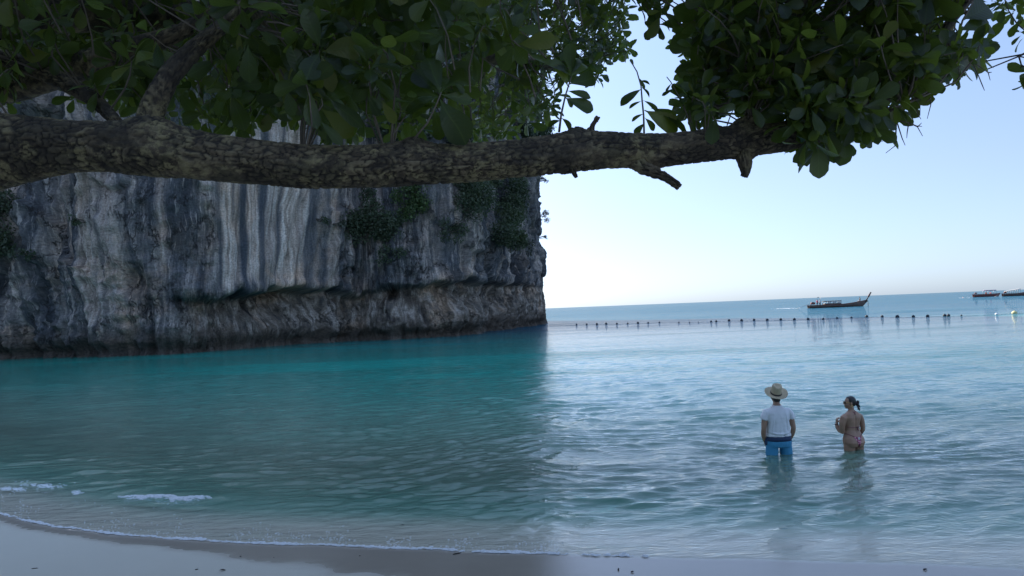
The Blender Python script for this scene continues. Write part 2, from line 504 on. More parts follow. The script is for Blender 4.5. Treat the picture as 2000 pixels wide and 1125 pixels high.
def cliff_d(T, Z):
    """outward displacement of the face"""
    lean = (fbm(T * .012, Z * 0 + 2, 41, 2) - .5) * 0.08 * Z
    d = (fbm(T / 13, Z / 34, 1, 3) - .5) * 4.5
    w = T + (fbm(T * .12, Z * .08, 8, 2) - .5) * 2.5
    r1 = 1 - np.abs(2 * fbm(w / 4.2, Z / 20, 2, 3) - 1)
    r2_ = 1 - np.abs(2 * fbm(w / 1.5, Z / 9, 3, 3) - 1)
    r3 = fbm(w / .55, Z / 2.6, 4, 3)
    calm = sstep(t_of_px(410), t_of_px(440), T) * (1 - sstep(t_of_px(620), t_of_px(660), T))
    d = d + (r1 - .6) * 3.0 * (1 - .55 * calm) + (r2_ - .6) * 1.6 * (1 - .5 * calm) + (r3 - .5) * 0.55
    blocks = vn(T / 3.3 + Z * .1, Z / 5.5, 12)
    d = d + np.where(blocks > .60, 0.8, 0) * (1 - calm) * sstep(6, 9, Z)
    rough = fbm(T * 1.4, Z * 1.7, 14, 4) - .5
    dr = 1 - np.abs(2 * fbm(w / .42, Z / 2.2, 33, 2) - 1)
    d = d + ((dr - .6) * .35 + rough * 0.8) * (1 - .8 * calm)
    # the sea-cut notch with its overhanging ceiling
    zc = np.interp(T, [t_of_px(p) for p in (330, 400, 520, 590, 640, 700, 760, 900, 1000)], [4.6, 5.0, 5.2, 6.2, 5.6, 5.2, 5.7, 6.3, 6.6])
    zc = zc + (fbm(T / 1.6, T * 0, 21, 3) - .5) * 1.3
    on = sstep(t_of_px(325), t_of_px(380), T) * (1 - .75 * sstep(t_of_px(1000), t_of_px(1055), T))
    below = zc - Z
    deep = np.interp(T, [t_of_px(p) for p in (350, 450, 580, 640, 720, 800, 900, 1000)], [2.2, 3.0, 4.4, 2.8, 1.2, 2.3, 2.6, 1.2])
    prof = sstep(-0.12, 0.45, below) * (1 - 0.75 * sstep(0.6, 4.2, below))
    ragged = 0.55 + 0.75 * fbm(T / 1.1, Z / 1.4, 25, 3)
    d = d - on * deep * prof * ragged
    d = d + on * 0.5 * np.exp(-((below + .5) / .5) ** 2) * fbm(T / .5, Z / 3, 27, 2)
    # notch at the tide line along the whole foot, rounded rubble above it
    d = d - 0.9 * np.exp(-((Z - 0.35) / 0.75) ** 2) * (.4 + fbm(T / 2.5, Z * 0, 29, 3))
    d = d + 0.8 * sstep(2.2, .8, Z) * 0
    # cave mouth
    tcv = t_of_px(766)
    d = d - 3.2 * np.exp(-(((T - tcv) / .75) ** 2 + ((Z - 5.1) / .75) ** 2) ** 1.6)
    tcv = t_of_px(275)
    d = d - 1.6 * np.exp(-(((T - tcv) / .8) ** 2 + ((Z - 6.6) / 1.2) ** 2) ** 1.5)
    return d + lean

D = cliff_d(T, Zg)
cornerw = np.exp(-((T - seg[i_r] - 1) / 7.0) ** 2)
D = D * (1 - .93 * cornerw) - cornerw * .035 * Zg + cornerw * 0.8 * sstep(2.5, 0, Zg)
far_ = sstep(seg[i_r] + 15, seg[i_r] + 40, T) + (1 - sstep(seg[2], seg[3], T))
D = D * (1 - far_) + far_ * (fbm(T / 13, Zg / 30, 1, 3) - .5) * 5
# the rim leans back into a wooded top
rim = sstep(46, 66, Zg)
D = D - rim * 16
VX = xs2[:, None] + nx[:, None] * D; VY = ys2[:, None] + ny[:, None] * D
V = np.stack([VX, VY, Zg + rim * 0], -1).reshape(-1, 3)
F = grid_faces(len(tt), len(zs), wrap_u=True)
# top cap: fan ring to a ridge point
c0 = np.array([[-90, cy + 20, 78.0]])
n0 = len(V); V = np.vstack([V, c0])
top = np.arange(len(tt)) * len(zs) + len(zs) - 1
cap = [(int(a), int(b_), n0) for a, b_ in zip(top, np.roll(top, -1))]
me = new_mesh('cliff', V, [tuple(f) for f in F.tolist()] + cap)
uv = np.stack([np.r_[T.reshape(-1), 0], np.r_[Zg.reshape(-1), 78]], -1)
uvattr(me, uv)
Tf, Zf = uv[:, 0], uv[:, 1]
# bands of pale flowstone (a stain of the rock) and its opposite, the undercut's ochre stone
pale = np.zeros(len(Tf))
for a, c_, s_ in ((438, 462, 1.0), (464, 474, .8), (488, 512, .95), (530, 556, .75), (560, 590, 1.0), (592, 602, .8), (637, 650, .7), (178, 205, .75), (210, 222, .5),
                  (232, 262, .45), (318, 330, .6), (620, 627, .4), (148, 158, .4), (700, 708, .35), (745, 756, .5)):
    ta, tb = t_of_px(a), t_of_px(c_)
    wob = (fbm(Tf * 0 + a, Zf / 5, 51, 3) - .5) * 0.45
    e = 0.10 + .1 * vn(Zf / 1.2, Tf * 0 + a, 5)
    zlo = 5.3 if 400 < a < 700 else (2 if a < 300 else 7)
    pale = np.maximum(pale, s_ * sstep(ta - e, ta + e, Tf + wob) * (1 - sstep(tb - e, tb + e, Tf + wob * .9)) * sstep(zlo - .5, zlo + 1, Zf + (fbm(Tf * 2, Zf * 0, 4, 2) - .5) * 3))
fattr(me, 'pale', pale)
fattr(me, 'stained', sstep(t_of_px(418), t_of_px(436), Tf) * (1 - sstep(t_of_px(600), t_of_px(660), Tf)) * sstep(4, 7, Zf))
zc2 = np.interp(Tf, [t_of_px(p) for p in (330, 400, 520, 590, 640, 700, 760, 900, 1000)], [4.6, 5.0, 5.2, 6.2, 5.6, 5.2, 5.7, 6.3, 6.6])
fattr(me, 'notch', sstep(t_of_px(325), t_of_px(380), Tf) * sstep(-0.1, 0.8, zc2 - Zf))

m, nt, b = material('limestone')
at = N(nt, 'ShaderNodeAttribute', attribute_name='flat'); vec = at.outputs['Vector']
sep = N(nt, 'ShaderNodeSeparateXYZ'); nt.links.new(vec, sep.inputs[0]); zz = sep.outputs[1]
palea = N(nt, 'ShaderNodeAttribute', attribute_name='pale').outputs['Fac']
notcha = N(nt, 'ShaderNodeAttribute', attribute_name='notch').outputs['Fac']
# a slow sideways warp so the streaks wander
wz = noise_tex(nt, vec, 0.12, 3, 0.5)
wcomb = N(nt, 'ShaderNodeCombineXYZ'); nt.links.new(mth(nt, 'MULTIPLY', mth(nt, 'SUBTRACT', wz, 0.5), 2.2), wcomb.inputs[0])
va = N(nt, 'ShaderNodeVectorMath', operation='ADD'); nt.links.new(vec, va.inputs[0]); nt.links.new(wcomb.outputs[0], va.inputs[1]); wv = va.outputs[0]
st1 = noise_tex(nt, wv, 1.0, 6, 0.62, 0.2, (0.42, 0.045, 1))
st2 = noise_tex(nt, wv, 1.0, 5, 0.65, 0.1, (2.2, 0.14, 1))
st3 = noise_tex(nt, wv, 1.0, 4, 0.6, 0.6, (5.5, 0.5, 1))
blot = noise_tex(nt, vec, 0.35, 6, 0.65, 0.5)
fine = noise_tex(nt, vec, 6.0, 5, 0.7)
c = ramp(nt, st1, [(0.36, (0.040, 0.043, 0.048)), (0.45, (0.12, 0.121, 0.126)), (0.52, (0.26, 0.235, 0.215)), (0.60, (0.56, 0.47, 0.40))])
c = mixc(nt, ramp(nt, st2, [(0.42, 0.0), (0.56, 0.65)]), c, (0.045, 0.052, 0.062))
c = mixc(nt, ramp(nt, st3, [(0.58, 0.0), (0.66, 0.6)]), c, (0.50, 0.45, 0.41))
c = mixc(nt, ramp(nt, blot, [(0.56, 0.0), (0.70, 0.6)]), c, (0.05, 0.05, 0.05))
palec = ramp(nt, st2, [(0.38, (0.30, 0.235, 0.19)), (0.5, (0.60, 0.48, 0.395)), (0.58, (0.80, 0.69, 0.60))])
stn = N(nt, 'ShaderNodeAttribute', attribute_name='stained').outputs['Fac']
c = mixc(nt, mth(nt, 'MULTIPLY', stn, 0.7), c, (0.065, 0.075, 0.092))
c = mixc(nt, mth(nt, 'MULTIPLY', palea, 0.95), c, palec)
notc = ramp(nt, noise_tex(nt, wv, 1.0, 6, 0.65, 0.8, (1.3, 0.5, 1)), [(0.36, (0.06, 0.052, 0.044)), (0.49, (0.22, 0.175, 0.125)), (0.60, (0.50, 0.43, 0.36))])
c = mixc(nt, mth(nt, 'MULTIPLY', notcha, 0.75), c, notc)
rust = mth(nt, 'MULTIPLY', ramp(nt, noise_tex(nt, vec, 0.22, 5, 0.65, 0.4), [(0.50, 0.0), (0.62, 1.0)]), ramp(nt, mth(nt, 'MULTIPLY', zz, 0.05), [(0.2, 0.75), (0.8, 0.25)]))
c = mixc(nt, rust, c, mixc(nt, 1.0, c, (1.35, 1.08, 0.86), 'MULTIPLY'))
pits = N(nt, 'ShaderNodeTexVoronoi', feature='DISTANCE_TO_EDGE'); pits.inputs['Scale'].default_value = 1.0
mpp = N(nt, 'ShaderNodeMapping'); mpp.inputs['Scale'].default_value = (0.9, 0.42, 1); nt.links.new(wv, mpp.inputs[0])
wn2 = noise_tex(nt, vec, 1.3, 4, 0.6); cmb = N(nt, 'ShaderNodeVectorMath', operation='ADD'); nt.links.new(mpp.outputs[0], cmb.inputs[0])
cb2 = N(nt, 'ShaderNodeCombineXYZ'); nt.links.new(mth(nt, 'MULTIPLY', wn2, 1.6), cb2.inputs[0]); nt.links.new(mth(nt, 'MULTIPLY', st3, 1.2), cb2.inputs[1]); nt.links.new(cb2.outputs[0], cmb.inputs[1]); nt.links.new(cmb.outputs[0], pits.inputs['Vector'])
crk = mth(nt, 'MULTIPLY', ramp(nt, pits.outputs['Distance'], [(0.0, 1.0), (0.05, 0.0)]), ramp(nt, blot, [(0.44, 0.0), (0.56, 0.85)])); crk = mth(nt, 'MULTIPLY', crk, mth(nt, 'SUBTRACT', 1.0, mth(nt, 'MAXIMUM', palea, stn)))
c = mixc(nt, crk, c, (0.025, 0.022, 0.02))
zl = mth(nt, 'ADD', zz, mth(nt, 'MULTIPLY', mth(nt, 'SUBTRACT', blot, 0.5), 5.0))
tide = ramp(nt, mth(nt, 'MULTIPLY', zl, 0.1), [(0.10, 1.0), (0.26, 0.0)])
c = mixc(nt, mth(nt, 'MULTIPLY', tide, 0.85), c, mixc(nt, fine, (0.030, 0.026, 0.022), (0.11, 0.08, 0.055)))
# lichen and moss higher up
ms = mth(nt, 'MULTIPLY', ramp(nt, noise_tex(nt, vec, 0.16, 5, 0.6), [(0.53, 0.0), (0.66, 1.0)]), ramp(nt, mth(nt, 'MULTIPLY', zz, 0.05), [(0.4, 0.0), (0.9, 0.7)]))
c = mixc(nt, ms, c, (0.03, 0.045, 0.02))
c = mixc(nt, 1.0, c, ramp(nt, fine, [(0.35, 0.62), (0.62, 1.25)]), 'MULTIPLY')
nt.links.new(c, b.inputs['Base Color'])
b.inputs['Roughness'].default_value = 0.85
hh = mth(nt, 'ADD', mth(nt, 'MULTIPLY', st2, 0.9), mth(nt, 'MULTIPLY', st3, 0.5)); hh = mth(nt, 'ADD', hh, mth(nt, 'MULTIPLY', fine, 0.35)); hh = mth(nt, 'SUBTRACT', hh, mth(nt, 'MULTIPLY', crk, 0.6))
nt.links.new(bump(nt, hh, 1.0, 0.4), b.inputs['Normal'])
cliff = link('cliff', me, m, kind='structure')
# ------------------------------------------------------------------ shrubs and trees on the cliff
def foliage_mat(name, lo, hi, trans, rough=0.45, tfac=0.3):
    m, nt, b = material(name)
    t = N(nt, 'ShaderNodeAttribute', attribute_name='tint').outputs['Fac']
    oi = N(nt, 'ShaderNodeObjectInfo').outputs['Random']
    tt_ = mth(nt, 'FRACT', mth(nt, 'ADD', t, oi))
    c = mixc(nt, tt_, lo, hi)
    if 'leaf' in name: c = mixc(nt, ramp(nt, mth(nt, 'FRACT', mth(nt, 'MULTIPLY', tt_, 7.3)), [(0.90, 0.0), (0.93, 1.0)]), c, (0.13, 0.13, 0.02))
    if 'leaf' in name:
        at = N(nt, 'ShaderNodeAttribute', attribute_name='flat').outputs['Vector']
        sp_ = N(nt, 'ShaderNodeSeparateXYZ'); nt.links.new(at, sp_.inputs[0])
        ay = mth(nt, 'ABSOLUTE', sp_.outputs[1])
        veins = mth(nt, 'SINE', mth(nt, 'MULTIPLY', mth(nt, 'SUBTRACT', sp_.outputs[0], mth(nt, 'MULTIPLY', ay, 0.7)), 60))
        vm = mth(nt, 'MAXIMUM', ramp(nt, ay, [(0.0, 1.0), (0.022, 0.0)]), mth(nt, 'MULTIPLY', ramp(nt, veins, [(0.9, 0.0), (1.0, 1.0)]), 0.15))
        c = mixc(nt, mth(nt, 'MULTIPLY', vm, 0.6), c, tuple(min(1, v * 2.6) for v in hi))
        spots = noise_tex(nt, at, 14, 4, 0.7)
        c = mixc(nt, ramp(nt, spots, [(0.60, 0.0), (0.72, 0.6)]), c, (0.09, 0.07, 0.02))
        nt.links.new(bump(nt, veins, 0.15, 0.002), b.inputs['Normal'])
    nt.links.new(c, b.inputs['Base Color'])
    b.inputs['Roughness'].default_value = rough
    tl = N(nt, 'ShaderNodeBsdfTranslucent'); nt.links.new(mixc(nt, tt_, tuple(v * .7 for v in trans), trans), tl.inputs['Color'])
    mx = N(nt, 'ShaderNodeMixShader'); mx.inputs[0].default_value = tfac
    out = [n for n in nt.nodes if n.type == 'OUTPUT_MATERIAL'][0]
    nt.links.new(b.outputs[0], mx.inputs[1]); nt.links.new(tl.outputs[0], mx.inputs[2]); nt.links.new(mx.outputs[0], out.inputs['Surface'])
    return m
M_shrub = foliage_mat('shrub_green', (0.034, 0.050, 0.030), (0.085, 0.108, 0.060), (0.08, 0.13, 0.03), 0.6)
M_shrub_grey = foliage_mat('shrub_grey', (0.05, 0.06, 0.045), (0.11, 0.12, 0.085), (0.08, 0.1, 0.05), 0.7)
M_shrub_bright = foliage_mat('shrub_bright', (0.045, 0.075, 0.025), (0.10, 0.145, 0.05), (0.12, 0.22, 0.04), 0.6)
M_stem = plain('stem_wood', (0.12, 0.10, 0.08), 0.85, 0.3, 6)

def cliff_pt(px, z, out=0.0):
    t = t_of_px(px) if px <= 1063 else seg[i_r] + (px - 1063) * 0.09
    d = float(cliff_d(np.array([t]), np.array([z]))[0])
    k = np.interp(t, CL_T, np.arange(len(CL_T)))
    f = lambda a: float(np.interp(t, CL_T, a))
    w_ = math.exp(-((t - seg[i_r] - 1) / 7.0) ** 2)
    d = d * (1 - .93 * w_) - w_ * .035 * z
    return Vector((f(CL_X) + f(CL_NX) * (d + out), f(CL_Y) + f(CL_NY) * (d + out), z)), Vector((f(CL_NX), f(CL_NY), 0))

def face_z(px, py):
    """height on the cliff face under a pixel"""
    t = t_of_px(min(px, 1063)); yy_ = float(np.interp(t, CL_T, CL_Y))
    return P(px, py, yy_ - .5).z

def leaf_cloud(rr, centre_list, n_per, size, drop=0.0):
    vs = []; tint_ = []
    for (c, rad) in centre_list:
        n = int(n_per * 1.9 * rad[0] * rad[2])
        q = rr.normal(size=(n, 3)); q /= np.linalg.norm(q, axis=1)[:, None]
        q *= (rr.random((n, 1)) ** 0.45)
        q = q * np.array(rad) + np.array(c)
        q[:, 2] -= drop * rr.random(n) ** 2
        a = rr.normal(size=(n, 3)); a /= np.linalg.norm(a, axis=1)[:, None]
        b_ = np.cross(a, rr.normal(size=(n, 3))); b_ /= np.linalg.norm(b_, axis=1)[:, None]
        s_ = size * rr.uniform(.5, 1.25, (n, 1))
        quad = np.stack([q - a * s_, q + b_ * s_ * .55, q + a * s_, q - b_ * s_ * .55], 1)
        vs.append(quad.reshape(-1, 3)); base = rr.random()
        tint_.append(np.repeat(np.clip(base * .5 + rr.random(n) * .5, 0, .98), 4))
    V = np.concatenate(vs); F = np.arange(len(V)).reshape(-1, 4)
    return V, F, np.concatenate(tint_)

def cliff_shrub(px, py, w_px, h_px, mat, label, seed, dens=62, size=0.17, name='cliff_shrub', cat='shrub', out=0.5, group='shrubs rooted in the cliff face'):
    rr = np.random.default_rng(seed)
    z = face_z(px, py); c, nrm = cliff_pt(px, z, 0)
    dist = c.y; w = w_px / 1333 * dist / 2; h = h_px / 1333 * dist / 2
    root = empty(name, c, label, cat, group)
    tan = Vector((-nrm.y, nrm.x, 0))
    cl = []
    n = max(4, int(3 + w * h * 1.1))
    for k in range(min(n, 26)):
        a = rr.uniform(-1, 1); b_ = rr.uniform(-1, 1)
        if a * a + b_ * b_ > 1: a *= .6; b_ *= .6
        q = tan * (a * w * .85) + Vector((0, 0, b_ * h * .85)) + nrm * (out + rr.uniform(0, .7) + .3 * w * (1 - a * a) * rr.random())
        r_ = rr.uniform(.45, .75) * min(w, h) * (1.0 if n > 5 else 1.2)
        r_ = max(.3, min(r_, 1.6))
        cl.append((tuple(q), (r_, r_ * .8, r_ * rr.uniform(.6, .95))))
    V, F, ti = leaf_cloud(rr, cl, dens * (0.25 / size) ** 1.6, size, .3)
    me = new_mesh('crown', V, F, False); fattr(me, 'tint', ti)
    link('crown', me, mat, root)
    mb = MB()
    for (q, r_) in cl[:9]:
        e = Vector(q); s_ = tan * (e.dot(tan) * .3) + Vector((0, 0, e.z * .3 - .2 * h)) - nrm * .3
        mid = (s_ + e) / 2 + Vector((rr.normal() * .1, rr.normal() * .1, -.12))
        mb.tube([s_, mid, e], [.09, .06, .025], 5)
    link('stem', mb.mesh('stem'), M_stem, root)
    return root

cs = cliff_shrub
cs(803, 390, 80, 76, M_shrub_bright, 'bright green bush high on the cliff face just under the tree limb', 101)
cs(735, 440, 125, 95, M_shrub, 'dark green bush on the cliff left of the bright green bush', 102)
cs(770, 500, 60, 40, M_shrub, 'small dark bush on the cliff below the bright green bush', 103)
cs(892, 388, 140, 85, M_shrub, 'broad dark bush under the limb in the middle of the wooded cliff patch', 104, 50)
cs(985, 385, 130, 95, M_shrub, 'large dark bush against the limb near the cliff corner', 105, 50)
cs(950, 450, 130, 80, M_shrub, 'hanging dark green bush lowest in the wooded patch near the cliff corner', 106, 50)
cs(985, 415, 60, 90, M_shrub, 'dark bush overhanging the rock closest to the cliff corner', 107)
cs(1060, 422, 22, 22, M_shrub_grey, 'tiny sparse shrub sticking out of the cliff corner into the sky', 108, 60, .12, out=1.3)
cs(1057, 462, 10, 8, M_shrub_grey, 'smallest tuft on the cliff corner below the sparse shrub', 109, 60, .1, out=1.0)
cs(1058, 350, 20, 14, M_shrub_grey, 'little grey tuft on the cliff corner right under the limb', 110, 60, .12, out=1.2)
cs(30, 430, 130, 150, M_shrub, 'big dark thicket clinging to the cliff at the left edge', 111, 45)
cs(95, 500, 70, 30, M_shrub, 'low dark creeper mat on the cliff beside the left thicket', 112)
cs(200, 432, 20, 16, M_shrub, 'small dark tuft on the pale streak near the left of the cliff', 113)
cs(618, 425, 40, 18, M_shrub, 'thin dark shrub on the rock beside the pale banded streaks', 114)
cs(640, 436, 34, 12, M_shrub_grey, 'flat grey shrub right of the pale banded streaks', 115)
cs(860, 455, 80, 50, M_shrub, 'low dark growth on the rock left of the hanging bush near the corner', 116, 40)
cs(925, 345, 170, 50, M_shrub, 'dark foliage strip hard against the underside of the limb', 117, 45)
cs(700, 385, 60, 40, M_shrub, 'small dark bush under the limb left of the bright green bush', 118, 45)
cs(1000, 480, 60, 34, M_shrub_grey, 'grey scrub on the rock beneath the bushes near the corner', 119, 40)
for i, (px, py, w_, h_) in enumerate([(880, 250, 90, 90), (940, 220, 100, 100), (1000, 240, 90, 100), (1035, 265, 60, 60), (900, 160, 120, 90), (980, 150, 120, 100), (820, 260, 80, 60),
                                      (1035, 190, 60, 90), (770, 250, 70, 70), (760, 120, 70, 50)]):
    lab = ['grey green scrub behind the limb where the big leafed sprig stands', 'grey twiggy scrub high on the cliff above the limb', 'dark scrub high on the cliff left of the first patch of sky',
           'scrub at the cliff corner just above the limb beside the sky', 'upper grey scrub seen through the canopy gap', 'upper dark scrub beneath the small leafed foliage',
           'scrub patch partly hidden by the long leafed sprig', 'upright scrub on the cliff corner under the small leafed foliage', 'scrub glimpsed behind the drooping leaves left of the sprig',
           'small patch of pale scrub glimpsed high through the canopy'][i]
    cs(px, py, w_, h_, M_shrub_grey if i in (0, 1, 4, 9) else M_shrub, lab, 130 + i, 45, .26)

# ------------------------------------------------------------------ the almond tree the picture is taken under
def cells(u, v, nv_wrap, seed, jit=0.75):
    """distance to the nearest border between jittered cells, and the id of the cell"""
    iu = np.floor(u).astype(int); iv = np.floor(v).astype(int)
    f1 = np.full(u.shape, 9.0); f2 = np.full(u.shape, 9.0); idc = np.zeros(u.shape)
    for a in (-1, 0, 1):
        for b_ in (-1, 0, 1):
            cu = iu + a; cv = iv + b_; cvw = cv % nv_wrap
            ju = cu + .5 + (hash2(cu, cvw, seed) - .5) * jit; jv = cv + .5 + (hash2(cu, cvw, seed + 7) - .5) * jit
            dd = np.maximum(np.abs(u - ju), np.abs(v - jv)) * .7 + .3 * np.hypot(u - ju, v - jv)
            new = dd < f1
            f2 = np.where(new, f1, np.minimum(f2, dd)); idc = np.where(new, hash2(cu, cvw, seed + 3), idc); f1 = np.where(new, dd, f1)
    return f2 - f1, idc

def limb_mesh(name, pts, rads, du=0.007, nv=100, bark=1.0, bumps=(), seed=0, plate=0.05):
    pts = np.array([tuple(p) for p in pts], float); rads = np.array(rads, float)
    sg = np.r_[0, np.cumsum(np.linalg.norm(np.diff(pts, axis=0), axis=1))]
    n = max(6, int(sg[-1] / du)); u = np.linspace(0, sg[-1], n)
    k = 9 if n > 60 else 1
    c = np.stack([np.interp(u, sg, pts[:, i]) for i in range(3)], 1); r_ = np.interp(u, sg, rads)
    w = max(1, int(n / len(pts) * .6)); ker = np.hanning(2 * w + 3)[1:-1]; ker /= ker.sum()
    for i in range(3): c[:, i] = np.convolve(np.pad(c[:, i], w, mode='reflect', reflect_type='odd'), ker, 'valid')
    r_ = np.convolve(np.pad(r_, w, mode='edge'), ker, 'valid')
    tg = np.gradient(c, axis=0); tg /= np.linalg.norm(tg, axis=1)[:, None]
    up = np.array([0, 0, 1.0]) if abs(tg[0, 2]) < .8 else np.array([0, 1.0, 0])
    a = np.cross(tg, up); a /= np.linalg.norm(a, axis=1)[:, None]; b_ = np.cross(a, tg)
    th = np.linspace(0, 2 * math.pi, nv, endpoint=False)
    U, TH = np.meshgrid(u, th, indexing='ij')
    RR = r_[:, None] + 0 * U
    circ = 2 * math.pi * r_.mean(); nw = max(4, int(round(circ / (plate * .95))))
    vv = TH / (2 * math.pi) * nw
    cw = np.cos(TH) * .5; sw = np.sin(TH) * .5
    wu = U / plate + (fbm(U * 9 + cw * 3, sw * 6, seed + 4, 2) - .5) * 2.4; wv_ = vv + (fbm(U * 7, cw * 8 + sw, seed + 9, 2) - .5) * 1.7
    e1, id1 = cells(wu, wv_, nw, seed + 1)
    e2, id2 = cells(wu * 2.1, wv_ * 2.0, nw * 2, seed + 2)
    cwid = 0.5 + 1.3 * fbm(U * 5 + cw * 2, sw * 4, seed + 31, 3); crack = 1 - sstep(0.03, 0.22, e1 / cwid)
    crack2 = (1 - sstep(0.02, 0.22, e2)) * .4
    worn = sstep(.45, .62, fbm(U * 2.3 + cw * 1.5, sw * 3, seed + 11, 3))       # where the plates are smoother
    cr = np.maximum(crack, crack2 * (1 - .6 * worn)) * (1 - .65 * sstep(.5, .66, fbm(U * 3.1 + cw, sw * 3 + 5, seed + 51, 3)))
    big = (fbm(U * 1.6 + cw, sw * 2.4 + cw * .8, seed + 12, 3) - .5) * .24
    med = (fbm(U * 9 + cw * 3, sw * 6, seed + 13, 3) - .5) * .10
    d = RR * (big * bark + med * bark) - .010 * bark * cr + .004 * bark * (id1 - .5) + .002 * bark * (id2 - .5)
    for (ub, tb, amp, su, stt) in bumps:
        dth = (TH - tb + math.pi) % (2 * math.pi) - math.pi
        d = d + amp * np.exp(-((U - ub) / su) ** 2 - (dth / stt) ** 2)
    Rr = RR + d
    V = c[:, None, :] + (a[:, None, :] * np.cos(TH)[..., None] + b_[:, None, :] * np.sin(TH)[..., None]) * Rr[..., None]
    # index = u*nv + v, wrapped round v
    n_u, n_v = U.shape
    i, j = np.meshgrid(np.arange(n_u - 1), np.arange(n_v), indexing='ij')
    F = np.stack([i * n_v + j, i * n_v + (j + 1) % n_v, (i + 1) * n_v + (j + 1) % n_v, (i + 1) * n_v + j], -1).reshape(-1, 4)
    V = V.reshape(-1, 3); m0 = len(V)
    V = np.vstack([V, c[0], c[-1]])
    caps = [(int(k + 1) % n_v, int(k), m0) for k in range(n_v)] + [((n_u - 1) * n_v + k, (n_u - 1) * n_v + (k + 1) % n_v, m0 + 1) for k in range(n_v)]
    me = new_mesh(name, V, [tuple(f) for f in F.tolist()] + caps)
    fattr(me, 'crack', np.r_[cr.reshape(-1), 0, 0]); fattr(me, 'plate', np.r_[(id1 * .7 + id2 * .3).reshape(-1), .5, .5])
    fattr(me, 'tint', np.zeros(len(V)))
    return me, c, r_

m, nt, b = material('almond_bark')
tc = N(nt, 'ShaderNodeTexCoord'); ob = tc.outputs['Object']
ck = N(nt, 'ShaderNodeAttribute', attribute_name='crack').outputs['Fac']
pt = N(nt, 'ShaderNodeAttribute', attribute_name='plate').outputs['Fac']
nb = noise_tex(nt, ob, 3.2, 5, 0.6); ns = noise_tex(nt, ob, 26, 5, 0.65); nf = noise_tex(nt, ob, 120, 4, 0.7)
c = ramp(nt, mth(nt, 'ADD', mth(nt, 'MULTIPLY', pt, 0.5), mth(nt, 'MULTIPLY', ns, 0.5)), [(0.25, (0.045, 0.030, 0.018)), (0.5, (0.12, 0.087, 0.052)), (0.75, (0.22, 0.17, 0.10))])
lich = mth(nt, 'MULTIPLY', ramp(nt, nb, [(0.46, 0.0), (0.56, 1.0)]), ramp(nt, ns, [(0.44, 0.0), (0.52, 1.0)]))
c = mixc(nt, mth(nt, 'MULTIPLY', lich, 0.65), c, (0.30, 0.245, 0.12))
dark = ramp(nt, noise_tex(nt, ob, 5.5, 5, 0.65, 0.3), [(0.47, 0.0), (0.55, 1.0)])
c = mixc(nt, mth(nt, 'MULTIPLY', dark, 0.65), c, (0.022, 0.017, 0.013))
c = mixc(nt, mth(nt, 'MULTIPLY', ck, 0.92), c, (0.014, 0.010, 0.008))
nt.links.new(c, b.inputs['Base Color']); b.inputs['Roughness'].default_value = 0.85
nt.links.new(bump(nt, mth(nt, 'ADD', mth(nt, 'MULTIPLY', ns, 1.0), mth(nt, 'MULTIPLY', nf, 0.4)), 0.7, 0.008), b.inputs['Normal'])
M_bark = m
M_leaf = foliage_mat('almond_leaf', (0.010, 0.024, 0.007), (0.036, 0.054, 0.011), (0.24, 0.32, 0.045), 0.3, 0.45)
M_twig = plain('twig_bark', (0.13, 0.10, 0.075), 0.8, 0.3, 20)

tbase = Vector((-5.4, 3.4, float(sand_z(-5.4, 3.4)) - .15))
tree = empty('almond_tree', tbase, 'spreading beach almond tree whose long checkered limb crosses the whole view', 'tree')
inv = Matrix.Translation(-tbase)
def tl(v): return Vector(v) - tbase

prof = [(-420, 150, 460, 3.55), (-250, 185, 440, 3.5), (-120, 205, 412, 3.45), (-30, 212, 376, 3.42), (40, 224, 350, 3.4), (110, 234, 337, 3.4), (200, 238, 335, 3.4), (300, 243, 345, 3.42), (400, 258, 352, 3.45),
        (500, 270, 361, 3.5), (600, 284, 368, 3.52), (700, 287, 367, 3.55), (800, 281, 362, 3.6), (900, 284, 356, 3.65), (1000, 275, 350, 3.7),
        (1060, 266, 343, 3.75), (1130, 252, 333, 3.8), (1200, 256, 330, 3.82), (1300, 260, 326, 3.85), (1400, 250, 315, 3.9), (1450, 243, 309, 3.95),
        (1530, 240, 298, 4.0), (1620, 225, 272, 4.1), (1700, 190, 228, 4.25), (1780, 130, 160, 4.45), (1850, 50, 72, 4.7), (1890, -60, -45, 4.9)]
lp = [P(px, (a + b_) / 2, d) for px, a, b_, d in prof]
lr = [(b_ - a) / 2 / 1333 * d / (1 + (px - 1000) ** 2 / 4e7) for px, a, b_, d in prof]
lp = [Vector((-5.4, 3.45, 3.0))] + lp; lr = [.36] + lr
ua = np.r_[0, np.cumsum([(lp[i + 1] - lp[i]).length for i in range(len(lp) - 1)])]
def u_of(px): return float(np.interp(px, [p[0] for p in prof], ua[1:]))
UPA = math.pi / 2
bumps = [(u_of(812), UPA, .035, .07, .5), (u_of(1128), UPA, .03, .05, .6), (u_of(1452), UPA, .045, .05, .6), (u_of(1452), -UPA, .035, .05, .5), (u_of(1100), -UPA, .012, .05, .5),
         (u_of(290), UPA, .05, .12, .6), (u_of(1265), -UPA, .02, .08, .6), (u_of(1395), UPA, .02, .05, .4), (u_of(60), -UPA, .02, .2, .7)]
me, limb_c, limb_r = limb_mesh('main_limb', [tl(p) for p in lp], lr, .0075, 110, 1.0, bumps, 3)
link('main_limb', me, M_bark, tree)
tp = [(-5.4, 3.4, tbase.z), (-5.42, 3.42, 1.4), (-5.4, 3.45, 2.4), (-5.3, 3.5, 3.3), (-5.0, 3.8, 4.4), (-4.4, 4.3, 5.4), (-3.6, 5.0, 6.4), (-2.6, 5.8, 7.2)]
me, _, _ = limb_mesh('trunk', [tl(p) for p in tp], [.52, .42, .38, .36, .28, .2, .12, .05], .03, 60, 1.0, (), 8)
